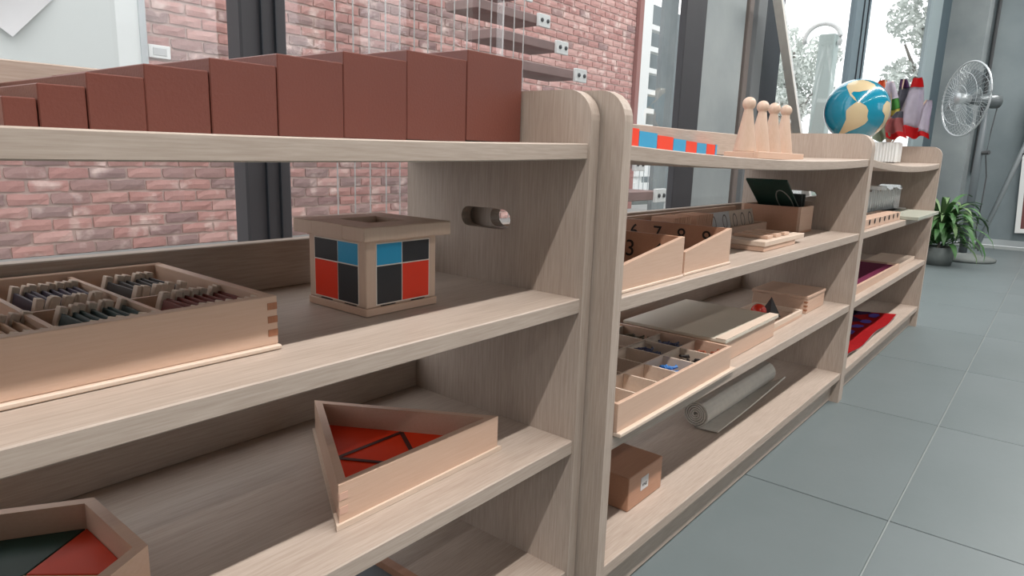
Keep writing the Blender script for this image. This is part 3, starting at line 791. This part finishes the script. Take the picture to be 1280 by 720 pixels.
pile(.400, .072, M_DKB, 'heap of tiny dark blue pieces, right of two in the compartment tray', 80, .009, 2)
pile(.336, .074, M_DKB, 'heap of tiny dark blue pieces, left of two in the compartment tray', 80, .009, 3)
pile(.272, .002, M_LTB, 'few bright blue pieces in a front compartment of the tray', 30, .008, 4)
pile(.336, -.001, M_INK, 'heap of tiny black pieces in a front compartment of the tray', 50, .009, 5)
pile(.400, -.001, M_RBR, 'heap of tiny red brown pieces in the compartment tray', 26, .008, 6)
pile(.208, -.001, M_RBR, 'few tiny orange brown pieces in the front left compartment of the tray', 8, .006, 7)

t = thing('flat_lidded_box', 'wide pale wooden box with a cream sliding lid, beside the compartment tray', 'box', (.60, .1, Z3))
obj('box_body', B(.466, .735, -.012, .19, Z3+.0005, Z3+.040, bev=.001), M_BEX, t)
obj('sliding_lid', B(.458, .742, -.016, .194, Z3+.0402, Z3+.0465, bev=.001), M_CREAM, t)
obj('lid_strip', B(.458, .742, -.016, .004, Z3+.0466, Z3+.0485, bev=.0006), M_PLY, t)
t = thing('solids_tray', 'shallow beech tray under the red ball and black pyramid', 'tray', (.86, .06, Z3))
b = B(.752, .972, .0, .115, Z3+.0005, Z3+.007); obj('bottom', b, M_BEX, t)
b = B(.752, .972, .0, .006, Z3+.007, Z3+.018, bev=.0005); box(b, .752, .972, .109, .115, Z3+.007, Z3+.018); box(b, .752, .758, .006, .109, Z3+.007, Z3+.018); box(b, .966, .972, .006, .109, Z3+.007, Z3+.018)
obj('rim', b, M_PLY, t)
b = bmesh.new(); bmesh.ops.create_uvsphere(b, u_segments=32, v_segments=18, radius=.0175, matrix=Matrix.Translation((.842, .060, Z3+.0248)))
solo('red_ball', b, mat('glossy_red', srgb(214, 44, 24), .2, coat=.5), 'small glossy red ball in the shallow tray', 'ball', (.842, .06, Z3+.0072), smooth=True)
b = bmesh.new(); r_ = .024; c = (.893, .050)
v = [b.verts.new((c[0]+r_*math.cos(a), c[1]+r_*math.sin(a), Z3+.0072)) for a in [.35+k*PI/2 for k in range(4)]]; ap = b.verts.new((c[0], c[1], Z3+.053))
b.faces.new(v[::-1])
for i in range(4): b.faces.new((v[i], v[(i+1) % 4], ap))
solo('black_pyramid', b, mat('charcoal_paint', srgb(48, 42, 42), .5), 'black four sided pyramid beside the red ball', 'pyramid', (c[0], c[1], Z3+.0072))
t = thing('small_lidded_box', 'small beech box with finger joints and lid, right end of the third shelf', 'box', (1.085, .07, Z3))
obj('box_body', B(1.01, 1.162, .002, .135, Z3+.0005, Z3+.037, bev=.0008), M_BEX, t)
obj('lid', B(1.008, 1.164, .0, .137, Z3+.0373, Z3+.0445, bev=.0008), M_BEX, t)
joint_marks(t, 1.011, .002, Z3+.002, Z3+.036, 3, .008, dirx=1)
joint_marks(t, 1.0100, .002, Z3+.002, Z3+.036, 3, .007, face='x')
# grey roll
def roll_outline():
    pts = []; cy, cz, R_ = .088, Z4+.0245, .0235
    for k in range(90):     # spiral from the core out
        a = k/90*2*PI*4.2; r = .003+(R_-.003)*k/90; pts.append((cy+r*math.cos(-a+3.0), cz+r*math.sin(-a+3.0)))
    return pts
def sheet(paths, th, x0s, m, name, label, cat, loc):
    b = bmesh.new(); n = len(paths[0][1])
    rows_ = []
    for x, pth in paths:
        P2 = [Vector(p) for p in pth]; ring_in = []; ring_out = []
        for i, p in enumerate(P2):
            d = (P2[min(i+1, n-1)]-P2[max(i-1, 0)]).normalized(); nn = Vector((-d.y, d.x))*th/2
            ring_in.append(b.verts.new((x(i/(n-1)) if callable(x) else x, (p+nn).x, (p+nn).y))); ring_out.append(b.verts.new((x(i/(n-1)) if callable(x) else x, (p-nn).x, (p-nn).y)))
        rows_.append((ring_in, ring_out))
    for (a, a2), (c, c2) in zip(rows_, rows_[1:]):
        for i in range(n-1): b.faces.new((a[i], a[i+1], c[i+1], c[i])); b.faces.new((a2[i], c2[i], c2[i+1], a2[i+1]))
        b.faces.new((a[0], c[0], c2[0], a2[0])); b.faces.new((a[-1], a2[-1], c2[-1], c[-1]))
    for (a, a2) in (rows_[0], rows_[-1]):
        for i in range(n-1): b.faces.new((a[i], a2[i], a2[i+1], a[i+1]))
    return solo(name, b, m, label, cat, loc, smooth=False)
def rug_path(lift, cy):
    cz, R_ = Z4+.0305, .0275; pts = []; K = 110
    for k in range(K):
        f_ = k/(K-1); a = PI*.95-2*PI*5.25*(1-f_) ; r = .003+(R_-.003)*f_
        ang = -PI/2-(1-f_)*2*PI*5.25      # ends pointing straight down, turning anticlockwise as r grows
        pts.append((cy+r*math.cos(ang), cz+r*math.sin(ang)))
    for k in range(1, 11):
        s = k/10; pts.append((cy-s*.052, Z4+.003+lift*s**2.0))
    return pts
sheet([(.590+.40*j/10, rug_path(.003+.022*(j/10)**1.5, .084-.006*j/10)) for j in range(11)], .0032, None, M_FELT, 'rolled_mat',
      'rolled grey felt mat with a loose flap on the bottom shelf', 'mat', (.78, .07, Z4))
# small warm box with sticker
t = thing('sticker_box', 'small orange brown wooden box with a white sticker on the bottom shelf', 'box', (.25, .06, Z4))
obj('box_body', B(.192, .305, .015, .118, Z4+.0005, Z4+.0575, bev=.0012), M_WARM, t)
stk = obj('sticker', B(.231, .256, .0143, .0152, Z4+.022, Z4+.044), M_PAPER, t)
obj('print', text_bm('VNE', .0085, .0001, frame_T((.2435, .0141, Z4+.030), (1, 0, 0), (0, -1, 0))), M_INK, stk)
# the underside knob seen below the third board
solo('shelf_foot', lathe([(.0, Z3-TH-.012), (.008, Z3-TH-.011), (.009, Z3-TH-.003), (.009, Z3-TH-.0003)], .205, -.0, 14), M_GRAIN, 'small brown stub under the third board above the sticker box', 'peg', (.205, 0, Z3-TH-.012))

# ------------------------------------------------------------------ unit two, top
t = thing('striped_rod', 'long square rod painted in red and blue segments, laid on the top board', 'rod', (.7, .18, Z1))
q0 = Vector((.185, .0795)); dv = Vector((.095, .0205)); nrm = Vector((-dv.y, dv.x)).normalized()
cuts = [.55, 1.4, 2.55, 3.75, 4.85, 5.93, 7.0, 8.1, 9.25]
for k, (ca, cb) in enumerate(zip(cuts, cuts[1:])):
    a = q0+dv*ca; c = q0+dv*(cb-.03); w_ = .022; hh = .0375-.0013*k
    zc = Z1+s2((a.x+c.x)/2)+.0008
    obj('rod_segment', prism([tuple(a), tuple(c), tuple(c+nrm*w_), tuple(a+nrm*w_)], zc, zc+hh), M_REDPAINT if k % 2 == 0 else M_BLUEPAINT, t)
a = q0+dv*9.3; c = q0+dv*9.95; zc = Z1+s2(a.x)+.0008
obj('thin_end', prism([tuple(a), tuple(c), tuple(c+nrm*.012), tuple(a+nrm*.012)], zc+.010, zc+.020), mat('dull_red', srgb(168, 70, 66), .5), t, label='thin dull red end')
M_PEGT = thing('peg_stand', 'flat beech base carrying the four wooden pegs', 'base', (.86, .09, Z1+s2(.86)))
zb = Z1+s2(.86)+.0003
obj('front_strip', B(.715, 1.02, .052, .062, zb, zb+.0145, bev=.0008), M_BEX, M_PEGT)
obj('base_block', B(.715, 1.02, .062, .125, zb, zb+.013, bev=.0008), M_BEY, M_PEGT)
for k, (px, r_) in enumerate(((.744, .0138), (.826, .0132), (.900, .0138), (.982, .0132))):
    z0 = zb+.0133; H = (.112, .111, .112, .113)[k]
    prof = [(.0, z0), (.0235, z0), (.0237, z0+.002), (.0088, z0+H-2*r_+.002)]
    hc_ = z0+H-r_
    prof += [(r_*math.cos(a), hc_+r_*math.sin(a)) for a in [-PI/2*.55+j*(PI/2*1.55)/9 for j in range(9)]]+[(0, hc_+r_)]
    b = lathe(prof, px, .092, 28)
    solo('wooden_peg', b, M_PEG, ['leftmost', 'second from left', 'third from left', 'rightmost'][k]+' round headed wooden peg on the top board', 'peg', (px, .092, z0), 'round headed pegs on the beech base', smooth=True)

# ------------------------------------------------------------------ unit three
gx, gy, gR = 1.91, .155, .104
gz = .818
t = thing('globe', 'turquoise and beige globe standing on the farthest unit', 'globe', (gx, gy, Z1+s3(gx)))
b = bmesh.new(); bmesh.ops.create_uvsphere(b, u_segments=64, v_segments=40, radius=gR, matrix=Matrix.Translation((gx, gy, gz)))
obj('ball', b, mat('turquoise_gloss', srgb(16, 132, 160), .18, coat=.9), t, smooth=True)
gc = Vector((gx, gy, gz)); fwd = (camp-gc).normalized(); gr_ = Vector((0, 0, 1)).cross(fwd).normalized(); gu = fwd.cross(gr_)
gq, gv_ = gr_.copy(), gu.copy()
def continent(poly, name='continent'):
    b = bmesh.new(); vs = [b.verts.new((p[0], p[1], 0)) for p in poly]; fc = b.faces.new(vs)
    bmesh.ops.triangulate(b, faces=[fc])
    for _ in range(3): bmesh.ops.subdivide_edges(b, edges=b.edges[:], cuts=1, use_grid_fill=True)
    for v_ in b.verts:
        x, y = v_.co.x, v_.co.y; rr = math.hypot(x, y)
        # the outline is given as angles around the globe's own facing meridian
        rr2 = rr; 
        if rr2 > 1e-6: sx, sy = x/rr, y/rr
        else: sx = sy = 0
        th_ = rr*PI/2
        v_.co = gc+(gR+.0007)*(math.cos(th_)*fwd+math.sin(th_)*(sx*gq+sy*gv_))
    return obj(name, b, mat('beige_gloss', srgb(204, 184, 146), .25, coat=.8) if 'beige_gloss' not in bpy.data.materials else bpy.data.materials['beige_gloss'], t, smooth=True)
def pol(px):     # outline points read as parts of the visible disc, turned into angles
    o = []
    for x, y in px:
        r = min(.985, math.hypot(x, y)); a = math.atan2(y, x); k = math.asin(r)/(PI/2); o.append((k*math.cos(a), k*math.sin(a)))
    return o
continent(pol([(.02, .28), (-.06, .24), (-.22, .10), (-.30, .0), (-.29, -.12), (-.27, -.28), (-.36, -.55), (-.44, -.76), (-.36, -.78), (-.16, -.66), (.10, -.54), (.28, -.42), (.36, -.30), (.32, -.18), (.33, .0), (.25, .14), (.12, .22)]))
continent(pol([(-.34, .84), (-.14, .93), (.06, .95), (.24, .90), (.42, .80), (.48, .68), (.36, .64), (.12, .60), (.0, .57), (-.16, .58), (-.22, .52), (-.1, .40), (-.02, .27), (-.1, .32), (-.24, .46), (-.32, .62), (-.38, .74)]))
continent(pol([(.82, .30), (.93, .24), (.965, .0), (.94, -.24), (.86, -.48), (.72, -.66), (.60, -.74), (.66, -.60), (.80, -.36), (.82, -.16), (.73, -.02), (.74, .16)]))
obj('stand', lathe([(.0, Z1+s3(gx)+.0005), (.055, Z1+s3(gx)+.0005), (.055, Z1+s3(gx)+.010), (.012, Z1+s3(gx)+.018), (.009, gz-gR+.004)], gx, gy, 24), M_BEY, t, smooth=True)

# holder with cloth flags
hx, hy = 2.34, .125; hz = Z1+s3(hx)+.0005
t = thing('flag_holder', 'white ribbed holder under the coloured cloths', 'holder', (hx, hy, hz))
obj('tub', B(hx-.04, hx+.04, hy-.045, hy+.05, hz, hz+.078, bev=.004), M_WHITE, t)
for k in range(8): obj('rib', B(hx-.043, hx-.0398, hy-.04+.0105*k, hy-.036+.0105*k, hz+.002, hz+.076), M_PLASTIC, t)
def flag(y0, z0, wy, hgt, top_m, bands, seed, label, xo=0):
    """cloth hung from a short stick; bands are (from, to, material) fractions of its height"""
    r = random.Random(seed); t = thing('cloth_flag', label, 'flag', (hx, y0, hz+.079), 0, 'coloured cloths in the white holder')
    obj('stick', tube([(hx+xo*.3, hy+(y0-hy)*.12, hz+.0785), (hx+xo, y0, z0)], .003, 6), M_PEG, t)
    for a, c, m in bands:
        b = bmesh.new(); N1, N2 = 14, 10; G = []
        for i in range(N1+1):
            R_ = []
            for j in range(N2+1):
                u = i/N1; f_ = a+(c-a)*j/N2
                w_ = wy*(.35+.65*min(1, f_*1.6)**.8)
                y = y0+w_*(u-.5)+.008*math.sin(f_*4+seed); x = hx+xo+.014*math.sin(u*9+seed+f_*2)*(.3+f_)-.008*f_
                R_.append(b.verts.new((x, y, z0-hgt*f_+.006*math.sin(u*7+seed)*f_)))
            G.append(R_)
        for i in range(N1):
            for j in range(N2): b.faces.new((G[i][j], G[i+1][j], G[i+1][j+1], G[i][j+1]))
        bmesh.ops.solidify(b, geom=b.faces[:], thickness=.0012)
        obj('cloth_band', b, m, t, smooth=True)
cl = lambda n, c: mat(n, srgb(*c), .9, spec=.1, var=.12, vscale=40)
C_W, C_R, C_O, C_G, C_Y, C_P, C_K = cl('cloth_lilac_white', (206, 200, 212)), cl('cloth_red', (206, 48, 52)), cl('cloth_orange', (226, 112, 74)), cl('cloth_green', (92, 160, 84)), cl('cloth_yellow', (210, 200, 110)), cl('cloth_purple', (96, 66, 104)), cl('cloth_slate', (112, 112, 122))
flag(.172, .965, .065, .09, None, [(0, 1, C_O)], 1, 'orange cloth at the top left of the bunch, next to the globe', .03)
flag(.138, .955, .066, .17, None, [(0, .38, C_W), (.38, .62, C_G), (.62, .74, C_Y), (.74, 1, C_O)], 2, 'cloth with white, green, yellow and orange bands beside the globe', -.01)
flag(.105, .965, .060, .15, None, [(0, .22, C_P), (.22, .85, C_K), (.85, 1, C_R)], 3, 'slate and purple cloth with a red hem in the middle of the bunch', .02)
flag(.060, .965, .085, .22, None, [(0, .16, C_R), (.16, .82, C_W), (.82, 1, C_R)], 4, 'lilac white cloth with red top and red hem, largest of the bunch', -.012)
flag(.018, .885, .06, .14, None, [(0, .86, C_W), (.86, 1, C_R)], 5, 'lilac white cloth with a narrow red hem, rightmost of the bunch', .02)
flag(.095, .84, .065, .10, None, [(0, .25, C_K), (.25, .8, cl('cloth_dusty_red', (176, 104, 104))), (.8, 1, C_R)], 6, 'dusty red cloth hanging lowest at the front of the bunch', -.04)
flag(.150, .82, .06, .09, None, [(0, 1, cl('cloth_sage', (150, 160, 140)))], 7, 'small sage cloth close under the globe', -.04)
solo('wooden_block', B(2.20, 2.27, .18, .26, Z1+s3(2.23)+.0003, Z1+s3(2.23)+.022, bev=.001), M_WARM, 'low orange wooden block behind the white holder', 'block', (2.235, .22, Z1+s3(2.23)))

# second board of unit three: bead bars in a frame, box with holes, projecting pale slab
t = thing('bead_rack', 'white rack of upright clear bead bars on the farthest unit', 'rack', (2.02, .07, Z2))
obj('rack_base', B(1.54, 2.50, .04, .10, Z2+.0005, Z2+.012), M_PLASTIC, t)
for k in range(26): obj('bar', tube([(1.56+.036*k, .07, Z2+.012), (1.56+.036*k, .07, Z2+.088+.005*math.sin(k*1.3))], .0052, 8), M_PLASTIC, t, smooth=True)
solo('glass_jar', lathe([(0, Z2+.0935), (.05, Z2+.0935), (.05, Z2+.106), (.0, Z2+.108)], 1.86, .07, 20), M_PLASTIC, 'clear round lid lying on the white bead rack', 'lid', (1.86, .07, Z2+.0935))
t = thing('holed_block', 'pale wooden block with a row of dark holes, front of the farthest unit', 'block', (1.5, -.02, Z2))
obj('block_body', B(1.29, 1.84, -.034, .03, Z2+.0005, Z2+.027, bev=.001), M_BEX, t)
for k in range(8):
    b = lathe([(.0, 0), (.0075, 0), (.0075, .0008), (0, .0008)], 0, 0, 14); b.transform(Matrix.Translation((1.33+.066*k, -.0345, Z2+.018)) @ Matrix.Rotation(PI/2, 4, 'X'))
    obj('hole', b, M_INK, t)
t = thing('projecting_slab', 'pale translucent slab sticking out past the end of the farthest unit', 'board', (2.1, -.05, Z2))
obj('slab', B(1.86, 2.30, -.085, .09, Z2+.0008, Z2+.012, bev=.001), mat('pale_green_slab', srgb(176, 178, 164), .4), t)
# third board: purple sheet in a tray, little pegs
t = thing('purple_lined_tray', 'long pale tray with a dark purple lining on the third board of the farthest unit', 'tray', (1.6, .07, Z3))
b = B(1.28, 2.0, -.028, -.020, Z3+.0005, Z3+.024); box(b, 1.28, 2.0, .14, .148, Z3+.0005, Z3+.024); box(b, 1.992, 2.0, -.02, .14, Z3+.0005, Z3+.024); box(b, 1.28, 1.288, -.02, .14, Z3+.0005, Z3+.024)
obj('rim', b, M_BEX, t); obj('lining', B(1.288, 1.992, -.02, .14, Z3+.0005, Z3+.018), cl('purple_felt', (104, 40, 66)), t)
solo('long_board', B(2.02, 2.36, -.02, .10, Z3+.0005, Z3+.016, bev=.001), M_PLY, 'pale flat board at the right end of the third board, farthest unit', 'board', (2.19, .04, Z3))
kr = thing('knob_board', 'narrow pale board with small turned knobs behind the purple lined tray', 'board', (1.82, .175, Z3))
obj('strip', B(1.58, 2.06, .155, .195, Z3+.0003, Z3+.008), M_PEG, kr)
for k in range(5):
    b = lathe([(0, Z3+.0083), (.009, Z3+.0005), (.005, Z3+.026), (.008, Z3+.034), (0, Z3+.041)], 1.62+.1*k, .175, 14)
    obj('knob', b, M_PEG, kr, smooth=True)
# bottom board: flat red and purple booklet, wavy
t = thing('picture_booklet', 'floppy red booklet with purple and violet shapes on the bottom board', 'booklet', (1.65, .05, Z4))
x0, x1, y0, y1 = 1.27, 2.08, -.030, .165
def wz(x, y): return Z4+.006+.006*(1+math.sin((x-1.27)*17))*max(0, 1-(y-y0)/.12)
def sheetb(poly_f, dz, m, name, parent, nx=40, ny=12):
    b = bmesh.new(); G = {}
    for i in range(nx+1):
        for j in range(ny+1):
            x = x0+(x1-x0)*i/nx; y = y0+(y1-y0)*j/ny; G[i, j] = b.verts.new((x, y, wz(x, y)+dz))
    for i in range(nx):
        for j in range(ny):
            if poly_f(x0+(x1-x0)*(i+.5)/nx, y0+(y1-y0)*(j+.5)/ny): b.faces.new((G[i, j], G[i+1, j], G[i+1, j+1], G[i, j+1]))
    for v_ in [v for v in b.verts if not v.link_faces]: b.verts.remove(v_)
    bmesh.ops.solidify(b, geom=b.faces[:], thickness=.0006)
    return obj(name, b, m, parent, smooth=True)
sheetb(lambda x, y: True, -.003, M_PAPER, 'pages', t)
cv = sheetb(lambda x, y: True, 0, cl('booklet_red', (190, 36, 40)), 'cover', t)
sheetb(lambda x, y: y > .07+.022*math.sin(x*42), .001, cl('booklet_purple', (78, 44, 88)), 'purple_shape', cv, 120, 36)
def blobs(x, y):
    for k in range(7):
        if ((x-(1.33+.115*k))/.036)**2+((y-(.045-.002*k))/.017)**2 < 1: return True
    return False
sheetb(blobs, .002, cl('booklet_violet', (128, 104, 208)), 'violet_spots', cv, 120, 48)

# ------------------------------------------------------------------ far corner: plant, fan, easel, framed board
t = thing('potted_plant', 'bushy green strap leaved plant on the floor past the shelves', 'plant', (4.55, .16, 0))
pot = (4.55, .16)
obj('pot', lathe([(0, .0005), (.085, .0005), (.105, .12), (.097, .12), (.09, .10), (0, .10)], pot[0], pot[1], 24), M_STONE, t, smooth=True)
rr = random.Random(11)
for k in range(120):
    a = rr.uniform(0, 2*PI); ln = rr.uniform(.18, .36); el = rr.uniform(.1, 1.5); w_ = rr.uniform(.013, .024)
    b = bmesh.new(); L_ = []
    d = Vector((math.cos(a), math.sin(a), 0)); sd = Vector((-d.y, d.x, 0))
    p = Vector((pot[0]+d.x*.03, pot[1]+d.y*.03, .12+rr.uniform(0, .18))); e_ = el
    for i in range(8):
        f_ = i/7; ww = w_*math.sin(PI*(.12+.88*f_))**.7 if i < 7 else .001
        L_.append([b.verts.new(p+sd*ww), b.verts.new(p-Vector((0, 0, .004))), b.verts.new(p-sd*ww)])
        p = p+(d*math.cos(e_)+Vector((0, 0, 1))*math.sin(e_))*ln/7; e_ -= (.36 if i > 1 else .12)
        p.z = max(p.z, .012)
    for u_, v_ in zip(L_, L_[1:]):
        b.faces.new((u_[0], u_[1], v_[1], v_[0])); b.faces.new((u_[1], u_[2], v_[2], v_[1]))
    obj('leaf', b, M_LEAF if rr.random() < .75 else M_LEAF2, t, smooth=True)
obj('stem', tube([(pot[0], pot[1], .09), (pot[0]+.01, pot[1], .2), (pot[0], pot[1]+.01, .31)], [.02, .016, .008], 8), M_BARK, t)

t = thing('pedestal_fan', 'grey pedestal fan with a round wire cage by the far wall', 'fan', (4.98, .06, 0))
obj('base', lathe([(0, .0005), (.20, .0005), (.205, .018), (.16, .034), (.04, .05), (0, .05)], 4.98, .06, 32), M_STONE, t, smooth=True)
obj('pole', tube([(4.98, .06, .04), (4.98, .06, .62), (4.98, .06, 1.04)], [.026, .024, .015], 14), mat('pole_grey', srgb(96, 104, 108), .5), t, smooth=True)
obj('height_knob', tube([(4.98, .05, .74), (4.955, .0, .745)], .014, 10), M_DARKSTEEL, t)
fc = Vector((4.90, .178, 1.095)); ax = Vector((-.636, .771, .02)).normalized(); mc = Vector((5.03, .02, 1.085))
FT = frame_T(fc, Vector((.771, .636, 0)), ax)
hd = tube([mc-ax*.03-Vector((0, 0, 0)), mc-ax*.02, mc+ax*.02, fc-ax*.03], [.028, .045, .048, .034], 16)
obj('motor_housing', hd, mat('motor_grey', srgb(104, 110, 112), .3, metal=.3), t, smooth=True)
R_ = .245
cg = obj('cage', (lambda b: (tube([FT @ Vector((R_*math.cos(a), R_*math.sin(a), 0)) for a in [2*PI*k/40 for k in range(40)]], .006, 6, bm=b, closed=True), b)[1])(bmesh.new()), M_ALU, t)
b = bmesh.new()
for k in range(44):
    a = 2*PI*k/44
    for sgn in (1, -1):
        pts = [FT @ Vector((R_*f_*math.cos(a+f_*.15*sgn), R_*f_*math.sin(a+f_*.15*sgn), sgn*.055*math.sqrt(max(0, 1-f_**2.6)))) for f_ in (.16, .4, .65, .85, 1)]
        tube(pts, .0009, 4, bm=b)
for f_ in (.35, .7):
    for sgn in (1, -1): tube([FT @ Vector((R_*f_*math.cos(a), R_*f_*math.sin(a), sgn*.055*math.sqrt(1-f_**2.6))) for a in [2*PI*k/30 for k in range(30)]], .0016, 4, bm=b, closed=True)
o = obj('cage_wires', b, M_ALU, t); o['kind'] = 'stuff'
b = lathe([(0, .058), (.038, .056), (.036, -.02), (0, -.02)], 0, 0, 20); b.transform(FT); obj('hub', b, M_ALU, t, smooth=True)
M_BLADE = glass_mat('smoky_blade', .05, (.62, .66, .68, 1))
for k in range(3):
    b = bmesh.new(); G = []
    for i in range(6):
        r = .03+i/5*.165; R2 = []
        for j in range(6):
            a = k*2*PI/3+(-.45+.9*j/5)*(.6+.4*math.sin(i/5*PI)); R2.append(b.verts.new((r*math.cos(a), r*math.sin(a), .018*(j/5-.5)*2)))
        G.append(R2)
    for i in range(5):
        for j in range(5): b.faces.new((G[i][j], G[i+1][j], G[i+1][j+1], G[i][j+1]))
    b.transform(FT); obj('blade', b, M_BLADE, t, smooth=True)
cab = [mc-ax*.02+Vector((0, 0, -.03)), Vector((5.02, .015, .9)), Vector((5.0, .02, .72)), Vector((5.04, .0, .58)), Vector((5.02, .0, .4)), Vector((5.05, .01, .2)), Vector((5.1, -.02, .06))]
obj('cord', tube(cab, .004, 6), M_DARKSTEEL, t)

t = thing('tripod_easel', 'grey metal tripod easel leg leaning from the right picture edge', 'easel', (5.9, -.35, 0))
apx = Vector((5.88, -.36, 1.7))
for fx, fy in ((5.88, .05), (5.55, -.55), (6.2, -.6)):
    obj('leg', tube([(fx, fy, .02), apx], .018, 10), M_ALU, t, smooth=True); obj('rubber_foot', lathe([(0, .0005), (.026, .0005), (.02, .04), (0, .04)], fx, fy, 12), M_DARKSTEEL, t)
obj('hub', lathe([(0, 1.66), (.05, 1.66), (.05, 1.76), (0, 1.76)], 5.88, -.36, 16), M_DARKSTEEL, t)
obj('brace', tube([(5.88, -.13, .76), (5.6, -.5, .70)], .008, 8), M_DARKSTEEL, t)
t = thing('framed_board', 'white framed dark board standing by the far wall at the right edge', 'picture', (6.28, -.5, .12))
T = Matrix.Translation((6.30, -.16, .12)) @ Matrix.Rotation(-.06, 4, 'X')
b = bmesh.new()
for y0_, y1_, z0_, z1_ in ((-.9, 0, 0, .035), (-.9, 0, 1.065, 1.1), (-.9, -.865, .035, 1.065), (-.035, 0, .035, 1.065)): box(b, -.015, .015, y0_, y1_, z0_, z1_, T=T)
obj('frame', b, M_WHITE, t); obj('picture_face', B(-.006, .006, -.865, -.035, .035, 1.065, T=T), mat('dark_maroon_print', srgb(82, 64, 66), .5, col2=srgb(120, 70, 66), vscale=3), t)
b = tube([(6.33, .205, .6), (6.33, .205, 2.9)], .014, 10)
solo('wall_conduit', b, M_DARKSTEEL, 'dark upright conduit on the far concrete wall above the fan', 'pipe', (6.33, .205, .6))

# ------------------------------------------------------------------ ceiling lights: dashed linear strips over the aisle
for row, yy in enumerate((-1.02, -2.6)):
    for k in range(7):
        x = -2.0+1.25*k
        t = thing('linear_ceiling_light', 'thin linear ceiling light, %s from the left in the %s row' % (DO[k], 'near' if row == 0 else 'far'), 'light', (x, yy, CEIL_Z), 0, 'linear ceiling lights')
        obj('housing', B(x-.56, x+.56, yy-.03, yy+.03, CEIL_Z-.05, CEIL_Z-.001), M_WHITE, t)
        l = lamp_area('strip_lamp', (x, yy, CEIL_Z-.056), 1.1, .05, LED_WATT*(1 if row == 0 else .15), (1, .965, .93)); 
        dm = mat('diffuser_glow', (1, .96, .92, 1), .5, emit=14) if 'diffuser_glow' not in bpy.data.materials else bpy.data.materials['diffuser_glow']
        obj('diffuser', B(x-.55, x+.55, yy-.02, yy+.02, CEIL_Z-.054, CEIL_Z-.0502), dm, t)
